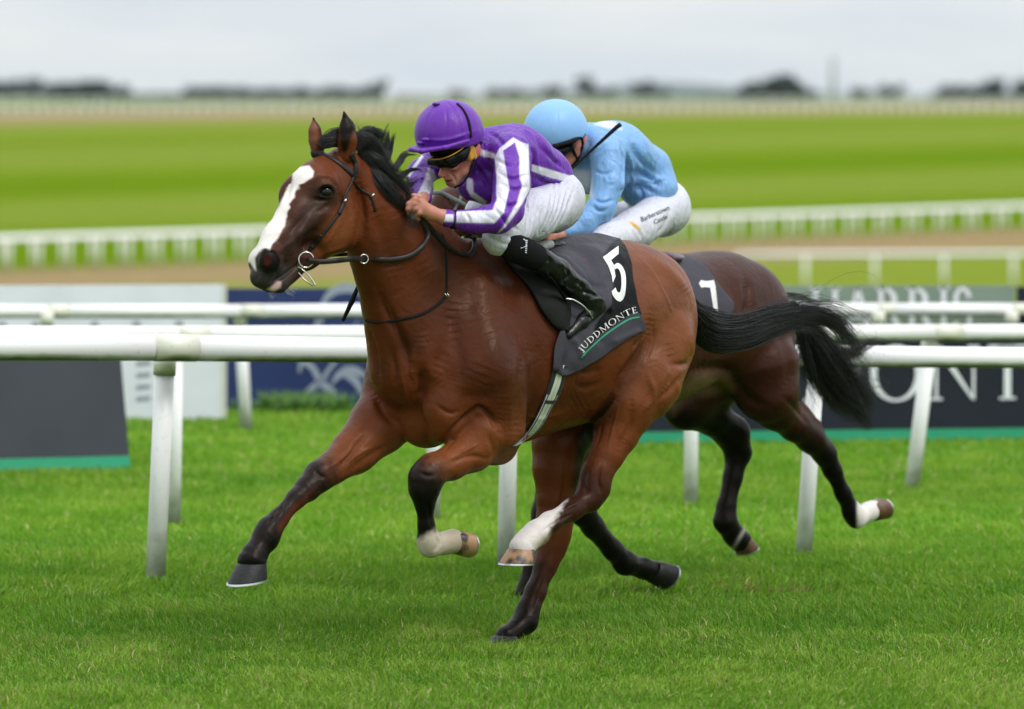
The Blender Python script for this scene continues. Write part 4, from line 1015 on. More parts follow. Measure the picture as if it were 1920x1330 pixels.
# belly, thigh and flank hollow: shade painted into the coat colour, plus dark skin
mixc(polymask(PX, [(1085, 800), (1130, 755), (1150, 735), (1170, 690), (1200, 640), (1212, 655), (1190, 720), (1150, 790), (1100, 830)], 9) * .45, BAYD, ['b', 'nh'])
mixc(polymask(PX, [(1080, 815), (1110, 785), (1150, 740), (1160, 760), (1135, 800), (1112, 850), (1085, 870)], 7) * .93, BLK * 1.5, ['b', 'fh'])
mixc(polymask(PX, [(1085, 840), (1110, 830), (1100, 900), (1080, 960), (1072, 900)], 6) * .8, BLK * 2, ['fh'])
# face
mixc(.65 * polymask(PX, [(520, 330), (590, 330), (625, 345), (640, 375), (610, 430), (560, 500), (460, 560), (450, 440)], 16), BAYD, ['hd'])
mixc(ss(440, 520, y_ + .2 * (560 - x_)) * .85, GRYB, ['hd'])
mixc(.6 * polymask(PX, [(625, 400), (672, 380), (672, 450), (620, 485), (590, 480)], 14), BAYL, ['hd'])
mixc(polymask(PX, [(560, 380), (590, 340), (625, 345), (635, 375), (610, 400), (590, 440), (560, 470), (530, 480), (535, 430)], 14) * .7, GRYB * 1.2, ['hd'])
mixc(polymask(PX, [(594, 362), (606, 347), (622, 348), (630, 360), (618, 374), (600, 374)], 4), BLK, ['hd'])
mixc(polymask(PX, [(475, 500), (490, 475), (515, 470), (530, 500), (545, 500), (540, 545), (490, 550), (468, 525)], 6) * .8, [.035, .033, .034], ['hd'])
mixc(polymask(PX, [(482, 480), (498, 465), (518, 470), (528, 490), (520, 509), (500, 514), (484, 502)], 2.5) * .9, BLK, ['hd'])
mixc(polymask(PX, [(494, 482), (506, 480), (510, 492), (500, 500), (493, 494)], 3), [.05, .009, .008], ['hd'])
mixc(polymask(PX + np.stack([3.5 + 2.6 * nzf * (PX[:, 0] > 530), 2 * nzf], 1) * (PX[:, 1] > 345)[:, None] * (PX[:, 1] < 470)[:, None], [(548.7, 318), (559, 313), (579.8, 310.7), (588.4, 321.7), (586.7, 332), (576, 339), (566, 346), (557, 363), (547, 380.5), (542, 401), (534, 429), (525, 446), (512, 460), (510, 468), (500, 465), (486, 472), (478, 484), (480, 508), (470, 494), (440, 480), (474, 440), (503, 405), (520, 396), (528, 384), (538, 360), (548, 339)], 1.8), WHT, ['hd'])
mixc(polymask(PX, [(500, 543), (510.6, 536), (521, 527.5), (528, 529), (526, 539.6), (514, 547)], 2), [.62, .42, .38], ['hd'])
mixc(polymask(PX, [(642, 286), (637, 262), (636, 240), (643, 204), (656, 214), (664, 240), (657, 264), (649, 288)], 3) * .96, BLK, ['ear'])
mixc((D[names.index('ear')] < .012) * ss(262, 225, y_) * (x_ > 620), BLK * 1.5)
mixc(polymask(PX, [(580, 280), (578, 246), (586, 226), (596, 240), (597, 262), (590, 284)], 3) * .75, [.20, .085, .055], ['ear'])
mixc(polymask(PX, [(584, 224), (588, 216), (597, 230), (603, 246), (603, 262), (598, 240), (590, 227)], 1.5) * .9, BLK, ['ear'])
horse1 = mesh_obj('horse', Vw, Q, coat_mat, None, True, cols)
tag(horse1, 'bay racehorse with a white blaze galloping in front, number 5 on its saddle cloth', 'horse')
shoe_m = simple_mat('worn aluminium', (.62, .63, .62), .35, .9)
hoof_d = simple_mat('dark hoof horn', (.012, .011, .012), .45, 0, .25, 60, .3, 150, spec=.3)
def horn_mat(name, light, dark, t=.5):
    m, nt, b = new_mat(name)
    tcn = nt.nodes.new('ShaderNodeTexCoord'); n = nt.nodes.new('ShaderNodeTexNoise'); n.inputs['Scale'].default_value = 13; n.inputs['Detail'].default_value = 4
    nt.links.new(tcn.outputs['Object'], n.inputs['Vector']); r = nt.nodes.new('ShaderNodeValToRGB'); nt.links.new(n.outputs['Fac'], r.inputs['Fac'])
    r.color_ramp.elements[0].position = t - .05; r.color_ramp.elements[0].color = dark + (1,)
    r.color_ramp.elements[1].position = t + .06; r.color_ramp.elements[1].color = light + (1,)
    nt.links.new(r.outputs['Color'], b.inputs['Base Color']); b.inputs['Roughness'].default_value = .45
    return m
hoof_l = horn_mat('pale streaked hoof horn', (.36, .205, .105), (.035, .026, .022), .46)
hoof(fr1, (472, 1056, .155), (465, 1089, .155), (.060, .054), (.082, .068), (415, 1102, .155), (hoof_d, shoe_m), horse1)
hoof(fr1, (851, 1015, -.15), (874, 1018, -.15), (.048, .050), (.055, .062), (876, 1060, -.15), (hoof_l, shoe_m), horse1)
hoof(fr1, (978, 1030, -.15), (970, 1056, -.15), (.055, .050), (.074, .064), (930, 1058, -.15), (hoof_l, shoe_m), horse1)
hoof(fr1, (948, 1194, .13), (941, 1212, .13), (.050, .050), (.066, .062), (900, 1213, .13), (hoof_d, shoe_m), horse1)
# eyes
def sphere_geo(c, r, n=20, m=14, sc=(1, 1, 1)):
    th = np.linspace(0, np.pi, m + 1)[1:-1]; ph = np.linspace(0, 2 * np.pi, n, endpoint=False)
    V = [np.array([0, 0, 1.0])] + [np.array([math.sin(a) * math.cos(b), math.sin(a) * math.sin(b), math.cos(a)]) for a in th for b in ph] + [np.array([0, 0, -1.0])]
    V = np.array(V) * np.array(sc) * r + np.array(c)
    fa = [(0, 1 + j, 1 + (j + 1) % n) for j in range(n)]
    for i in range(m - 2):
        for j in range(n): a = 1 + i * n + j; b = 1 + i * n + (j + 1) % n; fa.append((a, a + n, b + n, b))
    k = 1 + (m - 2) * n; fa += [(k + j, len(V) - 1, k + (j + 1) % n) for j in range(n)]
    return V, fa
eye_m = simple_mat('horse eye', (.006, .004, .003), .12, spec=.35)
bvh1 = BVHTree.FromPolygons([Vector(v) for v in Vw.tolist()], [tuple(q) for q in Q.tolist()])
def hit(bvh, px, py, off=0.0):
    d = Vector(W(px, py, 1.0) - np.array([0, 0, EYE])).normalized()
    loc, nrm, i, dist = bvh.ray_cast(Vector((0, 0, EYE)), d)
    if loc is None: return None, None
    if nrm.dot(d) > 0: nrm = -nrm
    return np.array(loc + nrm * off), np.array(nrm)
e0, en = hit(bvh1, 611.5, 360.5)
mesh_obj('eye', *sphere_geo(e0 - en * .012, .0275), eye_m, horse1)
hair_m, nt_, b_ = new_mat('black horse hair'); b_.inputs['Base Color'].default_value = (.009, .0085, .0085, 1); b_.inputs['Roughness'].default_value = .40; b_.inputs['Specular IOR Level'].default_value = .55
TW = dict(wid=.0009, lmin=.6)
tail1 = hair('tail', fr1, [
    ([(1282, 565, 0, 14), (1325, 622, 0, 34), (1390, 628, 0, 30), (1456, 602, 0, 23), (1517, 590, 0, 16), (1560, 600, 0, 17), (1592, 630, 0, 20), (1612, 672, 0, 18)], 800, dict(TW, spread_noise=.3, clump=18)),
    ([(1285, 555, 0, 12), (1322, 600, 0, 18), (1380, 612, 0, 20), (1450, 592, 0, 20), (1510, 585, 0, 18), (1560, 598, 0, 26), (1610, 640, 0, 34)], 260, dict(TW, spread_noise=.5)),
    ([(1300, 590, 0, 20), (1335, 640, 0, 22), (1400, 642, 0, 16), (1480, 612, 0, 14), (1545, 612, 0, 18), (1580, 660, 0, 24)], 260, dict(TW, spread_noise=.5)),
    ([(1300, 575, 0, 10), (1380, 600, 0, 16), (1480, 578, 0, 24), (1570, 575, 0, 40), (1640, 600, 0, 55)], 70, dict(wid=.0007, spread_noise=.6)),
], hair_m, horse1)
tail1.name = 'tail'
MW = dict(wid=.0007, lmin=.6, M=16); WL = dict(wid=.0006, lmin=.75, M=16, spread_noise=.45, clump=4, curl=4.0)
hair('mane', fr1, [
    ([(600, 276, .0, 7), (612, 266, -.01, 15), (634, 260, -.02, 18), (664, 268, -.02, 18), (690, 286, -.02, 16)], 930, dict(MW, spread_noise=.35)),
    ([(655, 268, 0, 12), (685, 268, -.02, 20), (702, 292, -.03, 22), (712, 330, -.04, 18)], 930, dict(MW, spread_noise=.35)),
    ([(668, 292, 0, 14), (694, 306, -.03, 24), (724, 338, -.05, 24), (752, 368, -.06, 20)], 1350, MW),
    ([(700, 325, -.02, 16), (732, 348, -.04, 22), (757, 366, -.06, 20), (770, 398, -.07, 13)], 1050, MW),
    ([(690, 318, -.03, 14), (715, 345, -.07, 18), (745, 375, -.10, 15), (763, 396, -.11, 10)], 630, MW),
    ([(684, 292, 0, 8), (704, 300, 0, 11), (716, 284, 0, 9), (722, 262, 0, 6), (733, 232, 0, 3)], 165, WL),
    ([(694, 302, 0, 8), (718, 304, 0, 10), (732, 288, 0, 8), (738, 264, 0, 6), (746, 240, 0, 3)], 165, WL),
    ([(705, 318, 0, 9), (732, 322, 0, 10), (748, 306, 0, 8), (760, 290, 0, 6), (784, 290, 0, 4)], 195, WL),
    ([(715, 330, 0, 9), (742, 340, 0, 11), (760, 326, 0, 8), (778, 318, 0, 5), (800, 322, 0, 3)], 165, WL),
    ([(722, 342, 0, 9), (750, 352, 0, 10), (768, 344, 0, 8), (786, 336, 0, 4)], 135, WL),
    ([(684, 282, 0, 6), (700, 276, 0, 8), (706, 258, 0, 5), (700, 240, 0, 3)], 90, WL),
    ([(690, 292, 0, 6), (712, 290, 0, 8), (728, 270, 0, 5), (726, 244, 0, 3)], 90, WL),
    ([(665, 264, 0, 8), (690, 250, 0, 14), (712, 258, 0, 13), (706, 284, 0, 9)], 240, dict(MW, spread_noise=.5, wid=.0008)),
    ([(668, 258, 0, 4), (678, 246, 0, 8), (684, 232, 0, 12)], 39, dict(MW, spread_noise=.8, wid=.0006)),
    ([(745, 360, -.04, 10), (764, 378, -.09, 9), (772, 405, -.16, 8), (776, 436, -.18, 7)], 90, dict(MW, spread_noise=.4)),
], hair_m, horse1)
# whiskers on the chin
hair('whiskers', fr1, [([(530 + 4 * i, 540 - 2 * i, -.02, 3), (540 + 6 * i, 552 - 3 * i, -.03, 6), (548 + 6 * i, 558 - 4 * i, -.04, 9)], 5, dict(wid=.0004, spread_noise=.6)) for i in range(3)] +
     [([(505, 550, -.02, 4), (512, 560, -.02, 8), (520, 562, -.02, 12)], 6, dict(wid=.0004, spread_noise=.6))], simple_mat('pale whiskers', (.5, .47, .42), .5), horse1)
# ------------------------------------------------------------------ horse number seven (dark bay, partly hidden)
fr2 = Frame(47, 21.55)
H2 = Body(fr2, 0.0062); h = H2; h.gk = dict(hd=12, nf=12, nh=14, fh=12)
h.ell((1040, 640, 0), (.30, .22, .30), 30); h.ell((1120, 650, 0), (.40, .26, .34), 40); h.ell((1230, 620, 0), (.40, .27, .31), 40)
h.ell((1300, 592, 0), (.32, .25, .26), 40); h.ell((1355, 590, 0), (.28, .235, .265), 40)
h.ell((1418, 640, -.09), (.215, .12, .29), 35)
h.chain([(885, 385, 0, 44, .6), (935, 440, 0, 66, .55), (985, 520, 0, 92, .5), (1030, 600, 0, 120, .6)], 40)
h.chain([(875, 372, 0, 36, .8), (846, 400, 0, 44, .75), (815, 445, 0, 34, .75), (790, 475, 0, 27, .8)], 20, 'hd')
h.chain([(872, 345, -.05, 10), (874, 325, -.05, 3)], 8, 'hd')
NH2 = [(1428, 690, -.12, 74), (1440, 735, -.14, 60), (1456, 768, -.14, 38), (1490, 797, -.14, 29), (1520, 823, -.14, 25), (1546, 850, -.14, 21), (1561, 882, -.14, 16), (1581, 926, -.14, 14), (1598, 960, -.14, 17.5), (1606, 972, -.14, 17), (1628, 960, -.14, 16), (1638, 956, -.14, 18)]
h.chain(NH2, 12, 'nh'); h.chain([(1500, 770, -.14, 16), (1530, 795, -.14, 8), (1556, 848, -.14, 9)], 8, 'nh')
FH2 = [(1380, 680, .10, 70), (1300, 728, .13, 58), (1285, 764, .13, 40), (1335, 782, .13, 33), (1373, 812, .13, 32), (1384, 848, .13, 24), (1374, 895, .13, 17), (1362, 950, .13, 17), (1360, 978, .13, 21), (1376, 1003, .13, 19), (1388, 1014, .13, 22)]
h.chain(FH2, 12, 'fh')
h.chain([(1060, 740, -.16, 60), (1066, 820, -.15, 38), (1080, 900, -.15, 27), (1092, 960, -.15, 24), (1112, 988, -.15, 20), (1148, 1030, -.15, 18), (1172, 1056, -.15, 21), (1205, 1066, -.15, 18), (1226, 1072, -.15, 21)], 12, 'nf')
h.chain([(1080, 740, .14, 50), (1045, 850, .14, 30), (1018, 960, .14, 20), (998, 1040, .14, 13), (988, 1095, .14, 14), (978, 1116, .14, 15)], 12, 'ff')
V2, Q2 = H2.mesh(); V2 = relax(V2, Q2, 2); Vw2 = fr2.wor(V2)
names2, D2 = H2.groups(V2); grp2 = np.argmin(D2, 0)
PX2 = proj(Vw2); NN2 = vnormals(Vw2, Q2); view2 = Vw2 - np.array([0, 0, EYE]); view2 /= np.linalg.norm(view2, axis=1)[:, None]
Vw2 = sculpt(Vw2, NN2, view2, PX2, [
    ([(1395, 520), (1402, 560), (1398, 600)], 8, .010), ([(1430, 500), (1470, 560)], 10, -.006), ([(1350, 490), (1395, 540), (1420, 600)], 16, -.004),
    ([(1450, 600), (1480, 680), (1470, 740)], 12, .006), ([(1375, 700), (1400, 745), (1440, 765)], 9, .010), ([(1470, 745), (1500, 775), (1520, 800)], 6, .005),
    ([(1530, 800), (1548, 835)], 5, -.006), ([(1300, 690), (1360, 690), (1372, 715)], 9, .008)], grp2, names2)
Vw2 += NN2 * (0.0014 * noise3(Vw2, 14, 5) + veins(Vw2, .0018))[:, None]
PX2 = proj(Vw2); x2, y2 = PX2[:, 0], PX2[:, 1]
BAY2 = np.array([.042, .013, .008]); c2 = np.tile(BAY2, (len(Vw2), 1)); nz2 = noise3(Vw2, 9, 8)
def mx2(mask, c, gs=None):
    global c2
    if gs: mask = mask * np.isin(grp2, [names2.index(g) for g in gs])
    c2 = c2 * (1 - mask[:, None]) + np.array(c) * mask[:, None]
mx2(ss(-.2, .9, nz2) * .5, BAY2 * .55)
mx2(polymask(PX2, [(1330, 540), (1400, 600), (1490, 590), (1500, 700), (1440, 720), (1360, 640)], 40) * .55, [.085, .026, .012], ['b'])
mx2(ss(770, 850, y2 + 12 * nz2), BLK, ['nh']); mx2(ss(740, 800, y2), BLK * 1.3, ['fh']); mx2(ss(780, 900, y2), BLK, ['nf', 'ff'])
mx2(ss(-6, 2, x2 - 1609) * (y2 > 900) * (grp2 == names2.index('nh')), WHT * .9)
mx2(polymask(PX2, [(1250, 755), (1300, 700), (1365, 700), (1375, 735), (1300, 745), (1262, 778)], 9) * .7, [.26, .15, .09], ['fh', 'b'])
mx2(ss(8, -4, np.abs(x2 + .6 * y2 - 1992)) * (y2 > 985) * (x2 > 1365), WHT * .5, ['fh'])
horse2 = mesh_obj('horse', Vw2, Q2, skin_mat('dark bay coat', .38), None, True, c2)
tag(horse2, 'dark bay racehorse half hidden behind the front horse, number 7 on its cloth', 'horse')
hoof_b = simple_mat('brown hoof horn', (.12, .060, .030), .45, 0, .4, 40)
hoof(fr2, (1636, 957, -.14), (1655, 951, -.14), (.050, .048), (.055, .056), (1662, 985, -.14), (hoof_b, shoe_m), horse2)
hoof(fr2, (1387, 1011, .13), (1401, 1030, .13), (.046, .048), (.052, .056), (1375, 1052, .13), (hoof_b, shoe_m), horse2)
hoof(fr2, (1224, 1068, -.15), (1250, 1078, -.15), (.054, .056), (.066, .068), (1236, 1120, -.15), (hoof_d, shoe_m), horse2)
hoof(fr2, (978, 1116, .14), (972, 1130, .14), (.042, .042), (.048, .046), (940, 1135, .14), (hoof_d, shoe_m), horse2)
hair('tail', fr2, [
    ([(1484, 580, 0, 8), (1512, 630, 0, 20), (1545, 684, 0, 36), (1580, 735, 0, 36), (1608, 770, 0, 26), (1630, 806, 0, 12)], 800, dict(TW, spread_noise=.32, clump=16)),
    ([(1480, 570, 0, 12), (1510, 620, 0, 18), (1530, 690, 0, 26), (1570, 750, 0, 24), (1618, 785, 0, 18)], 300, dict(TW, spread_noise=.5)),
    ([(1495, 600, 0, 10), (1545, 650, 0, 16), (1590, 664, 0, 13), (1630, 645, 0, 9), (1662, 636, 0, 5)], 240, dict(TW, spread_noise=.35)),
    ([(1500, 610, 0, 12), (1556, 668, 0, 26), (1605, 700, 0, 34), (1645, 690, 0, 40)], 260, dict(TW, spread_noise=.5)),
    ([(1510, 600, 0, 14), (1570, 690, 0, 34), (1620, 745, 0, 22), (1640, 770, 0, 20)], 300, dict(TW, spread_noise=.4)),
    ([(1510, 600, 0, 14), (1580, 660, 0, 40), (1640, 690, 0, 50)], 90, dict(wid=.0007, spread_noise=.9)),
    ([(1500, 620, 0, 12), (1512, 690, 0, 16), (1530, 740, 0, 18), (1545, 790, 0, 20)], 70, dict(wid=.0007, spread_noise=.8)),
    ([(1470, 552, 0, 5), (1500, 558, 0, 8), (1540, 572, 0, 10), (1580, 560, 0, 14)], 40, dict(wid=.0008, spread_noise=.6)),
], hair_m, horse2)
hair('mane', fr2, [([(880, 345, 0, 8), (925, 380, 0, 14), (975, 440, 0, 14), (1010, 480, 0, 10)], 260, MW)], hair_m, horse2)
bvh2 = BVHTree.FromPolygons([Vector(v) for v in Vw2.tolist()], [tuple(q) for q in Q2.tolist()])
# ------------------------------------------------------------------ the riders
def cloth_mat(name, rough=.38, sheen=.3, wr=.25, scale=26, stretch=(1, 1, .4), spec=.5):
    m, nt, b = new_mat(name); N = nt.nodes.new; L = nt.links.new
    a = N('ShaderNodeAttribute'); a.attribute_name = 'Col'; L(a.outputs['Color'], b.inputs['Base Color'])
    b.inputs['Roughness'].default_value = rough; b.inputs['Sheen Weight'].default_value = sheen; b.inputs['Specular IOR Level'].default_value = spec
    t = N('ShaderNodeTexCoord'); mp_ = N('ShaderNodeMapping'); mp_.inputs['Scale'].default_value = stretch; mp_.inputs['Rotation'].default_value = (0, .5, .3); L(t.outputs['Object'], mp_.inputs[0])
    n = N('ShaderNodeTexNoise'); n.inputs['Scale'].default_value = scale; n.inputs['Detail'].default_value = 2.5; n.inputs['Distortion'].default_value = 1.2; L(mp_.outputs[0], n.inputs['Vector'])
    n2 = N('ShaderNodeTexNoise'); n2.inputs['Scale'].default_value = 700; L(t.outputs['Object'], n2.inputs['Vector'])
    bp = N('ShaderNodeBump'); bp.inputs['Strength'].default_value = wr; bp.inputs['Distance'].default_value = .02; L(n.outputs['Fac'], bp.inputs['Height'])
    bp2 = N('ShaderNodeBump'); bp2.inputs['Strength'].default_value = .12; bp2.inputs['Distance'].default_value = .001; L(n2.outputs['Fac'], bp2.inputs['Height']); L(bp.outputs[0], bp2.inputs['Normal'])
    L(bp2.outputs[0], b.inputs['Normal']); return m
silk = cloth_mat('silk', .40, .03, .55, spec=.35); nylon = cloth_mat('white nylon', .5, .03, .50, 34, (1, 1, .3)); skinm = cloth_mat('skin', .48, .0, .06, 60)
leather = cloth_mat('black patent leather', .28, 0, .35, 20, (1, 1, .5), .38); knit = cloth_mat('black knit', .9, 0, .05, 80, spec=.08); cap_m = cloth_mat('cap silk', .42, .06, .15, 20, spec=.35)
def part(body, name, mat, parent, base, paint=(), strokes=(), shrink=0.0, only=None, fn=None, relaxn=1, wr=0.0, wscale=22, bvh=False, sks=1.0):
    V, Q = body.mesh(shrink, only, fn); V = relax(V, Q, relaxn); Vw_ = body.fr.wor(V)
    PXb = proj(Vw_); NNb = vnormals(Vw_, Q); vw = Vw_ - np.array([0, 0, EYE]); vw /= np.linalg.norm(vw, axis=1)[:, None]
    if wr: Vw_ = Vw_ + NNb * (wr * (1 - np.abs(noise3(Vw_ * np.array([1, 1, .6]), wscale, 6)) * 2))[:, None]
    if strokes: Vw_ = sculpt(Vw_, NNb, vw, PXb, [(a_[0], a_[1], a_[2] * sks) for a_ in strokes])
    PXb = proj(Vw_); col = np.tile(np.array(base, float), (len(Vw_), 1)); facing = np.clip(-(NNb * vw).sum(1) * 6 + .4, 0, 1)
    for poly, c, fe in paint:
        m = polymask(PXb, poly, fe) * facing; col = col * (1 - m[:, None]) + np.array(c) * m[:, None]
    o = mesh_obj(name, Vw_, Q, mat, parent, True, col)
    if bvh: return o, BVHTree.FromPolygons([Vector(v) for v in Vw_.tolist()], [tuple(q) for q in Q.tolist()])
    return o
def plane_cut(fr, pts, flip=1):
    """keeps the field on one side of a plane through three (px,py,r) points"""
    a, b_, c_ = [fr.loc(fr.P(*p)) for p in pts]; n = np.cross(b_ - a, c_ - a); n /= np.linalg.norm(n)
    if n[2] < 0: n = -n
    n = n * flip
    def fn(f, lo, v):
        ax = [lo[j] + np.arange(f.shape[j]) * v for j in range(3)]
        d = (ax[0][:, None, None] - a[0]) * n[0] + (ax[1][None, :, None] - a[1]) * n[1] + (ax[2][None, None, :] - a[2]) * n[2]
        return np.maximum(f, -d.astype(np.float32))       # keeps the side the normal points to
    return fn
def both(*fs):
    def fn(f, lo, v):
        for g in fs: f = g(f, lo, v)
        return f
    return fn
PUR = srgb(98, 34, 156); PWH = (.74, .72, .82); SKN = srgb(180, 118, 98); BRW = (.57, .565, .65); SKB = srgb(120, 165, 215)
VX = .0052
# ---- rider in purple
rider1 = empty('person', fr1.P(985, 470, 0), 'jockey in purple and white striped silks and purple cap crouched on the front horse', 'person')
torso1 = [(1036, 372, 0, 46, 1.25), (1008, 328, 0, 50, 1.3), (962, 300, 0, 60, 1.3), (925, 292, 0, 54, 1.3)]
narm1 = [(960, 292, -.15, 35), (960, 345, -.24, 33), (950, 394, -.30, 30), (934, 409, -.31, 27), (890, 415, -.25, 22), (856, 412, -.19, 17)]
farm1 = [(880, 285, .16, 34), (816, 306, .20, 26), (789, 326, .19, 25), (788, 350, .13, 22), (797, 371, .05, 15)]
hips1 = [(1036, 374, 0, 46, 1.2), (1034, 392, -.06, 44)]
nleg1 = [(1034, 388, -.11, 45), (996, 404, -.17, 46), (952, 428, -.21, 38), (935, 449, -.22, 31)]
fleg1 = [(1030, 392, .12, 40), (960, 395, .21, 40), (905, 400, .24, 34)]
shin1 = [(942, 450, -.23, 27), (990, 472, -.26, 24), (1040, 505, -.265, 22), (1086, 545, -.265, 19), (1108, 568, -.265, 18)]
foot1 = [(1112, 574, -.265, 17), (1090, 600, -.27, 15), (1068, 626, -.275, 9)]
B = Body(fr1, .0037); B.gk = dict(nose=3, hand=4)
for ch in (torso1, narm1, farm1, hips1, nleg1, fleg1, shin1, foot1): B.chain([(p[0], p[1], p[2], p[3] * .72 if p[3] > 20 else p[3] * .66) + tuple(p[4:]) for p in ch], 12)
B.chain([(930, 290, 0, 34), (888, 288, 0, 28)], 14)
B.ell((852, 262, 0), (.105, .076, .105), 12); B.chain([(856, 292, 0, 33, .85), (849, 318, 0, 18, .8), (846, 332, 0, 12, .9), (846, 342, 0, 9, 1)], 12)
B.chain([(876, 300, -.05, 10), (870, 322, -.04, 7), (854, 342, -.012, 7)], 9)     # jaw
B.ell((851, 312, -.040), (.024, .016, .018), 9)
B.cone((832, 305, 0), (826.5, 327, 0), 3.6, 4.2, 5, 'nose'); B.cone((826.5, 328, 0), (834, 331, -.012), 4.2, 3.2, 3, 'nose')
B.cone((835, 336.5, 0), (846, 337, -.018), 2.8, 1.8, 2.5, 'nose'); B.cone((838, 343, 0), (847, 342.5, -.015), 3.0, 1.8, 2.5, 'nose')
B.ell((894, 281, -.078), (.020, .010, .030), 4, 'nose')
# near hand: palm, four fingers curled over the rein, thumb
B.chain([(858, 411, -.19, 15), (832, 408, -.17, 13), (808, 400, -.15, 13, .8), (790, 390, -.14, 15, .75)], 8)
for i, (kx, ky, tx, ty) in enumerate([(778, 374, 771, 387), (776, 382, 770, 396), (778, 391, 773, 404), (784, 399, 780, 410)]):
    B.chain([(792, 384 + i * 5, -.14, 6.2), (kx, ky, -.15, 5.8), (tx - 5, ty - 4, -.135, 5.2), (tx + 5, ty + 1, -.115, 4.6)], 2.5, 'hand')
B.chain([(798, 384, -.135, 6.5), (786, 370, -.13, 6), (775, 367, -.12, 5)], 3, 'hand')
B.chain([(797, 368, .05, 11), (790, 380, .0, 11), (780, 384, -.03, 12)], 6)
for i in range(3): B.chain([(790, 378 + 6 * i, -.03, 5.5), (774, 376 + 6 * i, -.05, 5), (768, 384 + 6 * i, -.07, 4.5)], 2.5, 'hand')
part(B, 'body', skinm, rider1, SKN, [
    ([(815, 300), (832, 335), (826, 345), (812, 335)], srgb(205, 125, 108), 4),
    ([(820, 322), (836, 322), (836, 337), (822, 337)], srgb(200, 112, 98), 4), ([(834, 336), (850, 335), (849, 345), (836, 347)], srgb(160, 84, 78), 2), ([(835, 339.5), (848, 337.5), (848, 340), (837, 342)], srgb(60, 24, 24), .8), ([(830, 332), (835, 331), (835, 334), (831, 335)], srgb(80, 35, 30), .8),
    ([(850, 305), (880, 300), (876, 325), (855, 326)], srgb(200, 120, 102), 7), ([(850, 332), (880, 320), (870, 345), (845, 354)], srgb(176, 128, 108), 5),
    ([(892, 268), (902, 268), (902, 292), (892, 292)], srgb(190, 105, 95), 3)],
    [([(835, 340), (849, 339)], 1.5, .004), ([(842, 324), (852, 332), (855, 344)], 2.0, .0035), ([(838, 318), (848, 314)], 3, .003), ([(840, 348), (848, 347)], 1.8, .0025), ([(862, 318), (864, 334)], 3, .003), ([(836, 322), (838, 330)], 1.6, .002)], relaxn=1)
# shirt
S = Body(fr1, VX); S.gk = dict(na=10, fa=8)
S.chain(torso1, 24); S.cone((955, 290, -.13), (962, 285, -.05), 40, 50, 20); S.chain([(905, 290, 0, 40, 1.3), (893, 292, 0, 32, 1.1)], 16)
S.chain([(960, 330, 0, 52, 1.2), (905, 345, 0, 34, 1.1), (880, 352, .02, 22)], 18)
S.chain(narm1, 10, 'na'); S.chain(farm1, 10, 'fa')
wob = lambda L_: [(p[0], p[1]) for p in L_]
P1 = [
    ([(927, 296), (936, 279), (962, 258), (976, 266), (991, 271), (993, 329), (994, 356), (970, 397), (948, 426), (930, 441), (850, 432), (852, 397), (924, 394), (930, 367), (931, 333)], PWH, 1.2),
    ([(943, 283), (965.5, 267), (974, 295), (974, 333), (979, 347), (969, 381), (945, 423), (927, 445), (845, 440), (853, 418), (927, 419), (945, 398.6), (955, 353.6), (950, 326), (946.4, 305)], PUR, 1.2),
    ([(911, 384), (927, 358), (932, 372), (924, 392), (912, 395)], PUR, 1.2),
    ([(997, 308), (1067, 329), (1066, 342), (1030, 333), (997, 321)], PWH, 1.2),
    ([(899, 279), (927, 288), (931, 298), (901.5, 293)], PWH, 1.2),
    ([(875.6, 333), (886, 336), (888, 360.5), (912, 378), (910, 386), (882.5, 369), (875, 354)], PWH, 1.2),
    ([(897, 226), (920, 226), (920, 231), (900, 234)], PWH, 1), ([(803, 315), (813, 318), (822, 345), (802, 378), (782, 364), (794, 343)], (.60, .60, .70), 1.2),
    ([(815, 345), (830, 350), (806, 385), (798, 378)], PUR, 1.2),
    ([(790, 290), (794, 294), (768, 332), (762, 330)], PWH, 1.2), ([(835, 403), (848, 403), (848, 416), (835, 416)], PWH, 1)]
FOLD1 = [([(930, 300), (955, 310), (985, 305)], 3, .004), ([(935, 325), (960, 335), (990, 328)], 3, .005), ([(938, 345), (965, 355), (990, 350)], 3, .005), ([(935, 370), (955, 385), (975, 380)], 3.5, .006), ([(925, 390), (940, 405), (950, 425)], 3, .005),
    ([(870, 398), (880, 412), (876, 432)], 2.5, .004), ([(890, 396), (897, 410)], 2.5, .004), ([(905, 400), (925, 412)], 3, .004), ([(975, 260), (1000, 290), (995, 330)], 4, .006), ([(1005, 262), (1030, 290), (1060, 320)], 4, .005), ([(985, 250), (1010, 280)], 4, .004), ([(1000, 330), (1030, 345), (1050, 350)], 4, .006), ([(1000, 350), (1025, 358)], 4, .006),
    ([(910, 245), (930, 255), (945, 275)], 4, .005), ([(940, 240), (955, 258)], 3, .004), ([(890, 310), (905, 330), (920, 360)], 4, .006), ([(900, 300), (915, 320)], 3, .005), ([(1020, 265), (1045, 300)], 3, -.004), ([(775, 340), (800, 335)], 3, .004), ([(780, 318), (800, 312)], 3, .004)]
shirt1, sb1 = part(S, 'silks', silk, rider1, PUR, P1, FOLD1, wr=.0030, wscale=20, bvh=True, sks=1.5)
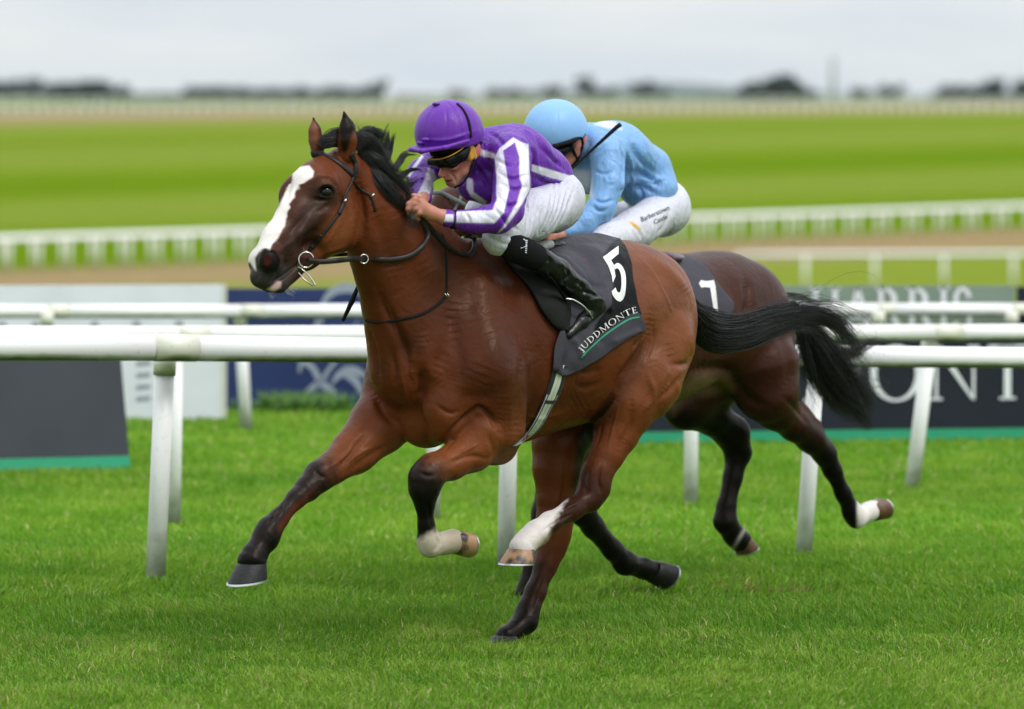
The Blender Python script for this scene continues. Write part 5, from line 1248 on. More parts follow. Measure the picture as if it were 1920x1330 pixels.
# cuff elastic
def band_on(fr, c, axis_to, rad, w, name, mat, parent):
    a, b_ = fr.P(*c), fr.P(*axis_to); t = (b_ - a) / np.linalg.norm(b_ - a)
    return tube(name, [a - t * w, a + t * w], rad * a[1] / F, mat, parent, n=20)
blackm = simple_mat('black rubber', (.010, .010, .010), .7, spec=.15); blackg = simple_mat('black gloss', (.005, .005, .006), .16, spec=.3); blackf = simple_mat('black fabric', (.010, .010, .011), .8, bump=.2, spec=.12)
band_on(fr1, (851, 412, -.187), (890, 415, -.25), 18.5, .010, 'cuff_elastic', blackm, rider1)
S = Body(fr1, VX); S.chain([(848, 411, -.185, 16.5), (840, 410, -.18, 17)], 4)
part(S, 'cuff', silk, rider1, PUR, [([(830, 402), (850, 402), (850, 416), (830, 416)], PWH, 1)])
# breeches
S = Body(fr1, VX); S.gk = dict(nl=8, fl=8)
S.chain(hips1, 20); S.ell((1034, 372, -.04), (.11, .14, .115), 20); S.chain(nleg1, 16, 'nl'); S.chain(fleg1, 16, 'fl')
BF = [([(1040 + 9 * i, 330 + 6 * i), (1030 + 7 * i, 400 + 2 * i), (1010 + 6 * i, 440)], 2.6, .0045) for i in range(5)] + [([(985 + 12 * i, 372 + 2 * i), (990 + 8 * i, 410), (985 + 8 * i, 440)], 2.4, .004) for i in range(4)] + [([(920, 420), (945, 440), (966, 446)], 3, .005), ([(910, 440), (940, 456), (958, 458)], 3, .004), ([(915, 462), (935, 468)], 2.5, .004), ([(925, 400), (950, 420), (975, 432)], 3, .004)]
part(S, 'breeches', nylon, rider1, BRW, [], BF, wr=.0012, wscale=30, sks=1.1)
# gaiter, boots
S = Body(fr1, VX); S.chain([(960, 462, -.25, 29), (1002, 482, -.262, 26)], 6)
S2 = S
gb1, gbv = part(S2, 'gaiter', knit, rider1, (.010, .010, .011), bvh=True)
S = Body(fr1, VX); S.gk = dict(ft=5); S.chain([(1012, 487, -.262, 24), (1045, 508, -.265, 23), (1086, 545, -.268, 21), (1112, 570, -.268, 21)], 8); S.chain([(1122, 574, -.265, 15), (1090, 602, -.27, 15), (1066, 628, -.275, 8)], 7, 'ft')
part(S, 'boot', leather, rider1, (.008, .008, .009), [], [([(1022, 480), (1034, 492), (1030, 512)], 4, .008), ([(1045, 490), (1060, 506), (1062, 520)], 4, -.007), ([(1056, 500), (1066, 516), (1056, 530)], 3, .009), ([(1074, 516), (1084, 530), (1076, 548)], 4, -.006), ([(1080, 528), (1096, 540), (1092, 556)], 3.5, .009), ([(1092, 548), (1112, 552), (1124, 560)], 3, .006), ([(1098, 566), (1120, 560), (1134, 566)], 3, -.005), ([(1085, 585), (1100, 600)], 3, .005)], wr=.0012, wscale=18)
S = Body(fr1, VX); S.chain([(905, 420, .25, 26), (960, 480, .27, 24), (1020, 530, .27, 20), (1000, 560, .27, 12)], 10); part(S, 'boot', leather, rider1, (.01, .01, .011))
# cap and headgear
S = Body(fr1, VX); S.ell((842, 249, 0), (.138, .118, .122), 5, rot=0)
cut = plane_cut(fr1, [(775, 288, 0), (903, 252, 0), (860, 283, -.12)])
capo, capb = part(S, 'cap', cap_m, rider1, PUR, [], [([(834, 188), (812, 205), (800, 235), (798, 270)], 1.6, .0025), ([(834, 188), (858, 215), (866, 245), (862, 272)], 1.6, .0025), ([(834, 190), (838, 230), (834, 275)], 1.6, .002),
    ([(790, 262), (840, 262), (895, 245)], 2.5, -.004), ([(850, 215), (862, 232)], 2.5, .003), ([(855, 225), (868, 250)], 2, .003)], fn=cut, wr=.0009, wscale=30, bvh=True)
S = Body(fr1, .004); S.ell((806, 276, 0.0), (.075, .095, .0085), 4, rot=-14); S.chain([(770, 280, .02, 4.5), (790, 284, -.05, 4.5), (834, 277, -.105, 4.2), (878, 264, -.12, 4)], 4)
part(S, 'peak', cap_m, rider1, PUR, [], relaxn=1)
for k_, (px, py) in enumerate([(790, 268), (800, 262), (786, 277), (772, 277)]):
    p_, n_ = hit(capb, max(px, 784), py, .003)
    if p_ is not None: mesh_obj('ribbon_knot', *sphere_geo(p_ + np.array([(px - max(px, 784)) / 500., -.004, 0]), .010, 12, 8, (1.5, 1, .8)), simple_mat('purple ribbon', PUR, .4), rider1)
p_, n_ = hit(capb, 818, 196, .002); mesh_obj('cap_button', *sphere_geo(p_, .012, 14, 8, (1.3, 1.2, .6)), simple_mat('purple button', tuple(c * .8 for c in PUR), .4), rider1)
def strap_on(bvh, pts, w, mat, parent, name='strap', off=.002, th=.4, n=6, fallback=None):
    """strap that lies on a surface, through photo points"""
    P_ = catmull([(a, b_, 0) for a, b_ in pts], n); out, nn = [], []
    for a, b_, _ in P_:
        p, nv = hit(bvh, a, b_, off)
        if p is not None: out.append(p); nn.append(nv)
    if len(out) < 3: print('DBG strap miss', name); return None
    out = np.array(out); nn = np.array(nn)
    for _ in range(3): out[1:-1] = (out[:-2] + 2 * out[1:-1] + out[2:]) / 4; nn[1:-1] = (nn[:-2] + nn[1:-1] + nn[2:]) / 3
    return tube(name, out, w, mat, parent, n=8, flat=th, upv=nn)
strap_on(capb, [(857, 195), (868, 206), (876, 221), (881, 240), (883, 258)], .006, blackf, rider1, 'goggle_strap')
S = Body(fr1, VX); S.ell((853, 266, 0), (.112, .090, .112), 5)
part(S, 'headband', knit, rider1, (.012, .012, .012), [], fn=both(plane_cut(fr1, [(775, 290, 0), (903, 250, 0), (860, 281, -.12)], -1), plane_cut(fr1, [(790, 306, 0), (900, 266, 0), (848, 293, -.09)])))
S = Body(fr1, .004); S.chain([(808, 303, .025, 8), (824, 302, -.005, 12, .8), (846, 300, -.04, 15, .8), (866, 290, -.072, 12, .8), (876, 280, -.085, 8)], 8)
gog = part(S, 'goggles', blackg, rider1, (.01, .01, .01))
yel = simple_mat('yellow trim', srgb(215, 160, 30), .5)
yl = [fr1.P(*p) for p in [(802, 298, .03), (820, 299, -.03), (838, 295, -.075), (858, 285, -.095), (874, 273, -.10)]]
tube('yellow_piping', catmull(yl, 5), .0022, yel, rider1, n=6)
S = Body(fr1, .004); S.chain([(878, 274, -.082, 6.5), (881, 296, -.078, 6.5)], 3); S.chain([(884, 276, -.085, 5.5), (889, 294, -.078, 6)], 3); part(S, 'ear_pad', cloth_mat('yellow foam', .7), rider1, srgb(205, 150, 35))
tube('chin_strap', catmull([fr1.P(*p) for p in [(890, 296, -.078), (884, 318, -.075), (868, 343, -.05), (852, 352, -.01)]], 5), .004, blackf, rider1, n=6)
# lettering on the gaiter: small crest and mark
gwh = simple_mat('white print', (.6, .6, .66), .5)
def flat_on(bvh, poly, mat, parent, name='print', off=.0015):
    V = []
    for a, b_ in poly:
        p, n_ = hit(bvh, a, b_, off)
        if p is None: return
        V.append(p)
    return mesh_obj(name, V, [tuple(range(len(V)))], mat, parent, False)
flat_on(gbv, [(976, 466), (981, 448), (984, 449), (988, 462)], gwh, gb1)
for i in range(7): flat_on(gbv, [(984 + i * .2, 474 - 3.6 * i), (987 + i * .2, 475 - 3.6 * i), (987.5 + i * .2, 472.6 - 3.6 * i), (984.5 + i * .2, 472 - 3.6 * i)], gwh, gb1)

# ---- rider in light blue
rider2 = empty('person', fr2.P(1190, 470, 0), 'jockey in light blue silks and light blue cap crouched on the rear horse', 'person')
torso2 = [(1222, 352, 0, 40, 1.3), (1200, 318, 0, 44, 1.4), (1150, 285, 0, 52, 1.4), (1112, 275, 0, 44, 1.3)]
narm2 = [(1140, 295, -.16, 34), (1140, 345, -.20, 28), (1126, 392, -.21, 25), (1098, 416, -.19, 20), (1066, 437, -.16, 13)]
farm2 = [(1090, 290, .15, 30), (1070, 345, .20, 26), (1050, 390, .15, 22), (1040, 430, .05, 15)]
nleg2 = [(1236, 400, -.12, 38), (1190, 430, -.19, 36), (1140, 450, -.23, 32), (1110, 470, -.24, 26)]
B = Body(fr2, .0055)
for ch in (torso2, narm2, farm2, nleg2): B.chain([(p[0], p[1], p[2], p[3] * .72) + tuple(p[4:]) for p in ch], 12)
B.chain([(1222, 398, .12, 28), (1150, 420, .2, 26), (1100, 440, .24, 22), (1170, 500, .26, 16), (1220, 545, .26, 12)], 12)
B.chain([(1110, 470, -.24, 18), (1160, 510, -.26, 15), (1215, 555, -.26, 12)], 10)
B.chain([(1110, 275, 0, 30), (1078, 270, 0, 26)], 12); B.ell((1050, 258, 0), (.10, .075, .10), 12); B.chain([(1056, 275, 0, 30, .85), (1050, 300, 0, 20, .8), (1048, 312, 0, 12)], 12)
B.chain([(1074, 286, -.05, 14), (1064, 304, -.04, 10)], 10); B.ell((1083, 270, -.078), (.020, .012, .028), 4)
B.chain([(1066, 437, -.16, 11), (1050, 443, -.14, 11), (1036, 446, -.12, 10)], 5)
for i in range(4): B.chain([(1042, 438 + 4 * i, -.12, 5), (1030, 438 + 4 * i, -.13, 4.6), (1026, 445 + 3 * i, -.11, 4.2), (1034, 449 + 3 * i, -.10, 4)], 2)
part(B, 'body', skinm, rider2, SKN, [([(1076, 258), (1092, 258), (1090, 284), (1076, 284)], srgb(190, 120, 105), 3)])
S = Body(fr2, .006); S.gk = dict(na=10, fa=8); S.chain(torso2, 22); S.cone((1138, 285, -.12), (1150, 285, -.04), 36, 46, 18); S.chain([(1108, 280, 0, 36, 1.2), (1088, 285, 0, 28)], 12); S.chain([(1160, 320, 0, 40, 1.2), (1100, 330, 0, 34, 1.1)], 16)
S.ell((1215, 355, -.05), (.11, .13, .085), 18)
S.chain(narm2, 9, 'na'); S.chain(farm2, 9, 'fa')
DB = srgb(88, 130, 180)
part(S, 'silks', silk, rider2, SKB, [([(1118, 222), (1150, 228), (1165, 242), (1140, 240), (1115, 232)], (.72, .78, .80), 4), ([(1075, 318), (1108, 320), (1112, 372), (1085, 350)], (.55, .60, .68), 4)],
    [([(1165, 270), (1172, 300), (1168, 340)], 4, .012), ([(1180, 262), (1200, 300), (1235, 330)], 5, .006), ([(1165, 330), (1200, 325), (1240, 350)], 6, .010), ([(1160, 360), (1200, 350), (1235, 366)], 5, .008), ([(1165, 385), (1200, 372)], 5, .008),
     ([(1190, 290), (1196, 320)], 4, .006), ([(1205, 300), (1212, 325)], 4, .006), ([(1220, 310), (1226, 332)], 4, .005), ([(1115, 290), (1135, 275), (1150, 270)], 3, .004), ([(1112, 318), (1130, 326), (1150, 322)], 3, .004), ([(1110, 372), (1130, 380), (1150, 375)], 3, .005), ([(1108, 385), (1125, 396), (1140, 392)], 3, .005), ([(1080, 410), (1095, 425)], 3, .004), ([(1100, 260), (1110, 285)], 4, .006), ([(1130, 350), (1150, 345)], 3, .004), ([(1175, 280), (1186, 320), (1184, 360)], 3, -.006), ([(1200, 335), (1225, 340), (1245, 335)], 3, -.006), ([(1188, 345), (1205, 365), (1200, 385)], 3, .006), ([(1120, 240), (1150, 250), (1175, 262)], 3, .004), ([(1215, 285), (1230, 305)], 3, -.005), ([(1190, 395), (1215, 380), (1245, 368)], 3, -.005)], wr=.004, wscale=15, sks=1.4)
S = Body(fr2, .006); S.chain([(1230, 375, 0, 44, 1.3), (1234, 395, -.06, 42)], 18); S.ell((1238, 390, -.05), (.11, .14, .12), 18); S.chain(nleg2, 14, 'nl'); S.chain([(1222, 398, .12, 36), (1150, 420, .2, 34), (1100, 440, .24, 30)], 14)
br2, brb = part(S, 'breeches', nylon, rider2, (.62, .62, .69), [([(1178, 415), (1186, 416), (1203, 430), (1200, 433), (1190, 428)], srgb(225, 180, 60), 1)],
    [([(1178, 415), (1196, 430), (1204, 450)], 2.6, .005), ([(1255, 395), (1245, 425), (1225, 445)], 3, .004), ([(1270, 400), (1255, 435), (1235, 455)], 3, .004), ([(1240, 400), (1230, 425)], 3, .003), ([(1200, 425), (1215, 440)], 3, .004), ([(1130, 425), (1170, 420), (1185, 440)], 3, .004)], bvh=True, wr=.0015, wscale=22)
def text_mesh(txt, size=1.0, shear=0.0, extrude=0.0, res=3):
    cu = bpy.data.curves.new('t', 'FONT'); cu.body = txt; cu.size = size; cu.shear = shear; cu.resolution_u = res
    ob = bpy.data.objects.new('t', cu); C.objects.link(ob); bpy.context.view_layer.update()
    dg = bpy.context.evaluated_depsgraph_get(); me = bpy.data.meshes.new_from_object(ob.evaluated_get(dg))
    bm = bmesh.new(); bm.from_mesh(me); bmesh.ops.triangulate(bm, faces=bm.faces)
    bmesh.ops.subdivide_edges(bm, edges=[e_ for e_ in bm.edges if e_.calc_length() > .18 * size], cuts=1); bmesh.ops.triangulate(bm, faces=bm.faces)
    V = np.array([v.co[:] for v in bm.verts]); fa = [tuple(v.index for v in f.verts) for f in bm.faces]; bm.free()
    bpy.data.objects.remove(ob); bpy.data.curves.remove(cu); bpy.data.meshes.remove(me)
    return V, fa
def text_on(bvh, txt, ox, oy, sx, sy, ang, mat, parent, name='lettering', shear=0, off=.003):
    V, fa = text_mesh(txt, 1.0, shear); c_, s_ = math.cos(math.radians(ang)), math.sin(math.radians(ang)); out = []
    for v in V:
        a, b_ = v[0] * sx, -v[1] * sy; p, n_ = hit(bvh, ox + a * c_ - b_ * s_, oy + a * s_ + b_ * c_, off)
        if p is None: print('DBG text miss', txt); return None
        out.append(p)
    return mesh_obj(name, out, fa, mat, parent, False)
dkp = simple_mat('dark print', (.03, .03, .04), .6)
text_on(brb, 'Barberstown', 1202, 417, 11.2, 13, -24, dkp, br2, shear=.15)
text_on(brb, 'Castle', 1226, 421, 11, 12, -24, dkp, br2, shear=.15)
# cap
S = Body(fr2, .0055); S.ell((1042, 246, 0), (.145, .122, .132), 5)
c2o, c2b = part(S, 'cap', cap_m, rider2, srgb(132, 178, 228), [], [([(1043, 191), (1046, 230), (1040, 268)], 1.4, .0015)], fn=plane_cut(fr2, [(985, 285, 0), (1100, 248, 0), (1050, 272, -.12)]), bvh=True)
S = Body(fr2, .0045); S.chain([(985, 284, .02, 4), (1008, 284, -.06, 4), (1040, 274, -.115, 4), (1075, 264, -.12, 4.5), (1092, 252, -.10, 5)], 3); S.chain([(1092, 252, -.10, 6), (1097, 240, -.06, 5)], 3)
part(S, 'helmet_rim', blackf, rider2, (.02, .02, .02))
S = Body(fr2, .0045); S.chain([(1028, 288, .03, 12), (1050, 284, -.05, 12), (1070, 276, -.075, 8)], 5); part(S, 'goggles', blackg, rider2, (.01, .01, .01))
for q in ([(1090, 258, -.085), (1092, 275, -.075), (1082, 300, -.06), (1066, 318, -.02)], [(1070, 272, -.09), (1078, 290, -.075), (1084, 306, -.055)]):
    tube('chin_strap', catmull([fr2.P(*p) for p in q], 5), .007, blackf, rider2, n=6)
tube('whip', [fr2.P(1040, 352, -.15), fr2.P(1072, 317, -.16), fr2.P(1120, 272, -.22), fr2.P(1156, 239, -.27), fr2.P(1163, 234, -.275)], [.005, .005, .0065, .009, .010], blackf, None, n=10)
tag(bpy.data.objects['whip'], 'black whip pointing up across the shoulder of the blue jockey', 'whip')
# ------------------------------------------------------------------ tack
def near_pt(bvh, p, off):
    loc, nrm, i, d = bvh.find_nearest(Vector([float(c) for c in p])); return np.array(loc) + np.array(nrm) * off
def coons(front, rear, top, bot, nu, nv):
    """px patch: top/bot run front->rear, front/rear run top->bottom"""
    def par(c, n):
        c = catmull([(a, b_, 0) for a, b_ in c], 8)[:, :2]; d = np.r_[0, np.cumsum(np.linalg.norm(np.diff(c, axis=0), axis=1))]; t = np.linspace(0, d[-1], n)
        return np.stack([np.interp(t, d, c[:, 0]), np.interp(t, d, c[:, 1])], 1)
    f_, r_, t_, b_ = par(front, nv), par(rear, nv), par(top, nu), par(bot, nu)
    u = np.linspace(0, 1, nu)[:, None, None]; v = np.linspace(0, 1, nv)[None, :, None]
    return (1 - v) * t_[:, None] + v * b_[:, None] + (1 - u) * f_[None] + u * r_[None] - ((1 - u) * (1 - v) * t_[0] + u * (1 - v) * t_[-1] + (1 - u) * v * b_[0] + u * v * b_[-1])
def patch(name, bvh, fr, G_, off, mat, parent, th=.004, color=None, mirror=False, fold=0.0, smooth=2, base=(.1, .1, .1), dome=0.0, rmax=None):
    nu, nv = G_.shape[:2]; D_ = np.full((nu, nv), np.nan)
    for i in range(nu):
        for j in range(nv):
            p, n_ = hit(bvh, G_[i, j, 0], G_[i, j, 1], 0)
            if p is not None: D_[i, j] = p[1]
    # beyond the ridge of the back the cloth closes towards the mid line
    Rr = np.full((nu, nv), np.nan)
    for i in range(nu):
        for j in range(nv):
            if not np.isnan(D_[i, j]): Rr[i, j] = fr.loc(W(G_[i, j, 0], G_[i, j, 1], D_[i, j]))[1]
    for i in range(nu):
        ok = np.where(~np.isnan(Rr[i]))[0]
        if not len(ok): continue
        j0 = ok[0]
        if mirror:
            j1 = min(j0 + 3, nv - 1); 
            for j in range(j1): Rr[i, j] = Rr[i, j1] * (j / max(j1, 1)) ** .5
            Rr[i, 0] = -.012
        Rr[i] = np.interp(np.arange(nv), np.where(~np.isnan(Rr[i]))[0], Rr[i][~np.isnan(Rr[i])])
    ok = np.where(~np.isnan(Rr[:, -1]))[0]
    for j in range(nv): Rr[:, j] = np.interp(np.arange(nu), ok, Rr[ok, j])
    for _ in range(smooth): Rr[1:-1, 1:-1] = (Rr[:-2, 1:-1] + Rr[2:, 1:-1] + Rr[1:-1, :-2] + Rr[1:-1, 2:]) / 4; Rr[0, 1:-1] = (Rr[0, :-2] + Rr[0, 2:] + 2 * Rr[0, 1:-1]) / 4; Rr[-1, 1:-1] = (Rr[-1, :-2] + Rr[-1, 2:] + 2 * Rr[-1, 1:-1]) / 4
    P_ = np.array([[fr.P(G_[i, j, 0], G_[i, j, 1], Rr[i, j]) for j in range(nv)] for i in range(nu)])
    n_ = np.cross(np.gradient(P_, axis=0), np.gradient(P_, axis=1)); n_ /= np.linalg.norm(n_, axis=2)[..., None] + 1e-9
    n_ *= np.where((n_ * (P_ - np.array([0, 0, EYE]))).sum(-1) > 0, -1, 1)[..., None]
    uu, vv = np.meshgrid(np.linspace(0, 1, nu), np.linspace(0, 1, nv), indexing='ij')
    o_ = off + dome * np.sin(np.pi * uu) * np.sin(np.pi * np.clip(vv, .05, 1)) ** .5
    if callable(fold): o_ = o_ + fold(G_[..., 0], G_[..., 1]) * np.clip(vv * 6, 0, 1)
    P_ = P_ + n_ * (o_ * (np.clip(vv * 10, 0.15, 1) if mirror else 1))[..., None]
    V = P_.reshape(-1, 3); V2_ = (P_ - n_ * th).reshape(-1, 3); idx = np.arange(nu * nv).reshape(nu, nv)
    Q_ = np.stack([idx[:-1, :-1], idx[:-1, 1:], idx[1:, 1:], idx[1:, :-1]], -1).reshape(-1, 4); k = nu * nv
    allV = [V, V2_]; allQ = [Q_, Q_[:, ::-1] + k]
    bd = list(idx[:, 0]) + list(idx[-1, 1:]) + list(idx[-2::-1, -1]) + list(idx[0, -2:0:-1])
    allQ.append(np.array([(bd[i], bd[(i + 1) % len(bd)], bd[(i + 1) % len(bd)] + k, bd[i] + k) for i in range(len(bd))]))
    cols = np.tile(np.array(base, float), (k, 1))
    if color is not None: cols = color(G_.reshape(-1, 2), uu.ravel(), vv.ravel(), cols)
    C_ = [cols, cols]
    if mirror:
        M_ = fr.loc(V); M_[:, 1] *= -1; M_ = fr.wor(M_); allV.append(M_); allQ.append(Q_[:, ::-1] + 2 * k); C_.append(cols)
        t_ = idx[:, 0]; allQ.append(np.array([(t_[i], t_[i + 1], t_[i + 1] + 2 * k, t_[i] + 2 * k) for i in range(nu - 1)]))
    V = np.concatenate(allV); Q_ = np.concatenate(allQ)
    o = mesh_obj(name, V, Q_, mat, parent, True, np.concatenate(C_))
    b_ = BVHTree.FromPolygons([Vector(v) for v in P_.reshape(-1, 3).tolist()], [tuple(q) for q in allQ[0].tolist()])
    return o, b_
GC = np.array([.052, .049, .062]); GB = np.array([.005, .005, .006])
cloth_m = cloth_mat('saddle cloth fabric', .5, .0, .30, 16, spec=.10)
def fold1(x, y):
    f = 0
    for pts, w, a in [([(1020, 478), (1070, 500), (1110, 560)], 7, .012), ([(1040, 462), (1090, 480), (1130, 530)], 8, -.010), ([(1060, 455), (1110, 470), (1140, 500)], 8, .008), ([(1075, 520), (1100, 535), (1132, 542)], 6, -.010), ([(1125, 520), (1134, 545), (1138, 580)], 6, .012),
                      ([(1050, 620), (1048, 650), (1040, 690)], 5, .010), ([(1060, 610), (1066, 650), (1056, 690)], 6, -.008), ([(1075, 640), (1085, 665)], 6, .008), ([(1110, 600), (1120, 640)], 8, -.006), ([(1095, 450), (1140, 460), (1165, 490)], 7, .006), ([(1150, 640), (1190, 622)], 6, .006)]:
        P_ = np.stack([x.ravel(), y.ravel()], 1); d = polydist(P_, catmull([(a_, b_, 0) for a_, b_ in pts], 5)[:, :2], closed=False).reshape(x.shape); f = f + a * np.exp(-(d / w) ** 2)
    q = np.stack([x.ravel() / 22., y.ravel() / 22., 0 * x.ravel()], 1)
    return f + .003 * noise3(q, 1.0, 9).reshape(x.shape) + .004 * np.clip((y - 560) / 100, 0, 1)
def colr1(P_, u, v, c):
    m = polymask(P_, [(1163, 440), (1215, 440), (1215, 600), (1187, 585), (1120, 628), (1098, 652), (1120, 600), (1140, 572), (1148, 535), (1140, 505), (1128, 484)], 1.5)[:, None]
    c = c * (1 - m) + GB * m
    return c
G1 = coons([(1008, 468), (1018, 510), (1044, 560), (1047, 610), (1036, 650), (1032, 693)], [(1163, 448), (1181, 490), (1184, 522), (1191, 560), (1206, 619)], [(1008, 468), (1050, 450), (1110, 437), (1163, 448)], [(1032, 693), (1060, 703), (1120, 672), (1165, 640), (1206, 619)], 84, 110)
sc1 = empty('saddle_cloth', fr1.P(1110, 560, -.2), 'dark grey saddle cloth with a white 5 and green line on the front horse', 'saddle cloth')
sc1o, sc1b = patch('cloth', bvh1, fr1, G1, .010, cloth_m, sc1, .003, colr1, True, fold1, 6, GC)
white_c = simple_mat('white cloth print', (.72, .72, .70), .55)
def poly_print(bvh, polys, mat, parent, name, off=.0022, step=3.0):
    """flat printed figure that follows the cloth"""
    if not isinstance(polys[0][0], (list, tuple, np.ndarray)): polys = [polys]
    bm = bmesh.new()
    for poly in polys: bm.faces.new([bm.verts.new((a, b_, 0)) for a, b_ in poly])
    bmesh.ops.triangulate(bm, faces=bm.faces[:])
    for _ in range(5):
        es = [e_ for e_ in bm.edges if e_.calc_length() > step]
        if not es: break
        bmesh.ops.subdivide_edges(bm, edges=es, cuts=1); bmesh.ops.triangulate(bm, faces=bm.faces)
    V = []
    for v in bm.verts:
        p, n_ = hit(bvh, v.co.x, v.co.y, off); V.append(p if p is not None else near_pt(bvh, W(v.co.x, v.co.y, 20), off))
    bm.verts.index_update(); fa = [tuple(v.index for v in f.verts) for f in bm.faces]; bm.free()
    return mesh_obj(name, V, fa, mat, parent, True)
bo = catmull([(1150, 498, 0), (1158, 494, 0), (1166, 500, 0), (1172, 514, 0), (1173, 534, 0), (1170.5, 555, 0), (1163.5, 565.5, 0), (1155, 563, 0), (1148, 554, 0), (1146, 547, 0)], 4)[:, :2]
bi = catmull([(1152, 506, 0), (1157, 504, 0), (1161.5, 509, 0), (1164, 519, 0), (1164.5, 534, 0), (1163, 545, 0), (1160.5, 549, 0), (1156.5, 547, 0), (1154.5, 542, 0), (1153.4, 539.7, 0)], 4)[:, :2]
poly_print(sc1b, [[(1130, 483), (1159.3, 462), (1159.6, 477), (1145, 488.5), (1150, 497), (1153.5, 519), (1148.5, 531), (1146.6, 518), (1139.7, 498.6)]] + [[tuple(bo[i_]), tuple(bo[i_ + 1]), tuple(bi[i_ + 1]), tuple(bi[i_])] for i_ in range(len(bo) - 1)], white_c, sc1, 'number_five')
gl_ = catmull([(1089, 671, 0), (1104, 655, 0), (1137, 626, 0), (1176, 600.5, 0), (1198, 594.5, 0)], 8)[:, :2]; gt_ = np.gradient(gl_, axis=0); gt_ /= np.linalg.norm(gt_, axis=1)[:, None]; gn_ = np.stack([-gt_[:, 1], gt_[:, 0]], 1) * 1.5
poly_print(sc1b, [[tuple(gl_[i_] - gn_[i_]), tuple(gl_[i_ + 1] - gn_[i_ + 1]), tuple(gl_[i_ + 1] + gn_[i_ + 1]), tuple(gl_[i_] + gn_[i_])] for i_ in range(len(gl_) - 1)], simple_mat('green cloth print', (.02, .30, .17), .5), sc1, 'green_line', step=9)
base_l = catmull([(1091, 662, 0), (1106, 645, 0), (1139, 617, 0), (1176, 593, 0), (1197, 586, 0)], 10)[:, :2]
sl = np.r_[0, np.cumsum(np.linalg.norm(np.diff(base_l, axis=0), axis=1))]; tot = sum(GL[c_][0] + .08 for c_ in 'JUDDMONTE'); kx = sl[-1] / tot; u0 = 0
for ch in 'JUDDMONTE':
    adv, polys = GL[ch]; V, fa = [], []
    for pl in polys:
        k = len(V)
        for (a_, b_) in pl:
            s_ = (u0 + a_) * kx; x_0 = np.interp(s_, sl, base_l[:, 0]); y_0 = np.interp(s_, sl, base_l[:, 1]); x_1 = np.interp(s_ + 1, sl, base_l[:, 0]); y_1 = np.interp(s_ + 1, sl, base_l[:, 1])
            t_ = np.array([x_1 - x_0, y_1 - y_0]); t_ = t_ / (np.linalg.norm(t_) + 1e-9); nn_ = np.array([t_[1], -t_[0]])
            q = np.array([x_0, y_0]) + nn_ * b_ * 11.5; p, n_ = hit(sc1b, q[0], q[1], .002); V.append(p if p is not None else near_pt(sc1b, W(q[0], q[1], 20), .002))
        fa.append(tuple(range(k, len(V))))
    mesh_obj('letter', V, fa, white_c, sc1, False); u0 += adv + .08
# second cloth
G2 = coons([(1190, 474), (1205, 540), (1215, 600), (1225, 655)], [(1262, 475), (1318, 501), (1347, 541), (1372, 572), (1366, 596)], [(1190, 474), (1225, 474), (1262, 475)], [(1225, 655), (1300, 640), (1366, 596)], 40, 40)
sc2 = empty('saddle_cloth', fr2.P(1300, 550, -.2), 'dark grey saddle cloth with a white 7 on the rear horse', 'saddle cloth')
sc2o, sc2b = patch('cloth', bvh2, fr2, G2, .012, cloth_m, sc2, .003, None, True, lambda x, y: .004 * noise3(np.stack([x.ravel() / 25., y.ravel() / 25., 0 * x.ravel()], 1), 1., 3).reshape(x.shape), 4, GC * 1.1)
poly_print(sc2b, [[(1310, 532), (1314, 526), (1324, 528), (1338, 526), (1341, 538), (1331, 540), (1322, 539), (1314, 540)], [(1331, 540), (1341, 538), (1346, 586), (1337, 578)]], white_c, sc2, 'number_seven')
# ---- saddle of the front horse
sad = empty('saddle', fr1.P(1000, 470, 0), 'small black racing saddle with girth and steel stirrup on the front horse', 'saddle')
S = Body(fr1, .006); S.chain([(925, 470, 0, 13, 2.0), (985, 474, 0, 15, 2.4), (1040, 462, 0, 13, 2.4)], 8)
part(S, 'seat', leather, sad, (.010, .010, .010))
matb = cloth_mat('matt black leather', .6, 0, .06, 40, spec=.15)
GF = coons([(940, 488), (962, 512), (990, 545), (1012, 585), (1034, 614)], [(1008, 490), (1050, 522), (1060, 555), (1064, 585), (1060, 622)], [(940, 488), (975, 484), (1008, 490)], [(1034, 614), (1048, 622), (1060, 622)], 30, 40)
patch('flap', bvh1, fr1, GF, .020, matb, sad, .014, None, False, 0, 3, (.012, .012, .011), dome=.022)
greyw = cloth_mat('grey woven pad', .8, .2, .3, 120); S = Body(fr1, .0045); S.chain([(1008, 466, -.14, 9), (1032, 458, -.15, 8)], 4)
part(S, 'girth_pad', greyw, sad, srgb(150, 150, 150))
# stirrup
st = [(1060, 560, -.285), (1074, 562, -.30), (1092, 573, -.31), (1105, 588, -.305), (1110, 597, -.29)]
sti = tube('stirrup', catmull([fr1.P(*p) for p in st], 6), .0065, simple_mat('polished steel', (.72, .72, .70), .18, 1.0), sad, n=10, flat=.6)
tube('tread', catmull([fr1.P(*p) for p in [(1110, 597, -.29), (1100, 606, -.25), (1084, 604, -.23), (1066, 588, -.235), (1060, 560, -.285)]], 6), .006, blackm, sti, n=8)
tube('stirrup_leather', [fr1.P(1060, 562, -.285), fr1.P(1040, 530, -.30), fr1.P(1010, 495, -.28)], .010, blackf, sad, n=8, flat=.25)
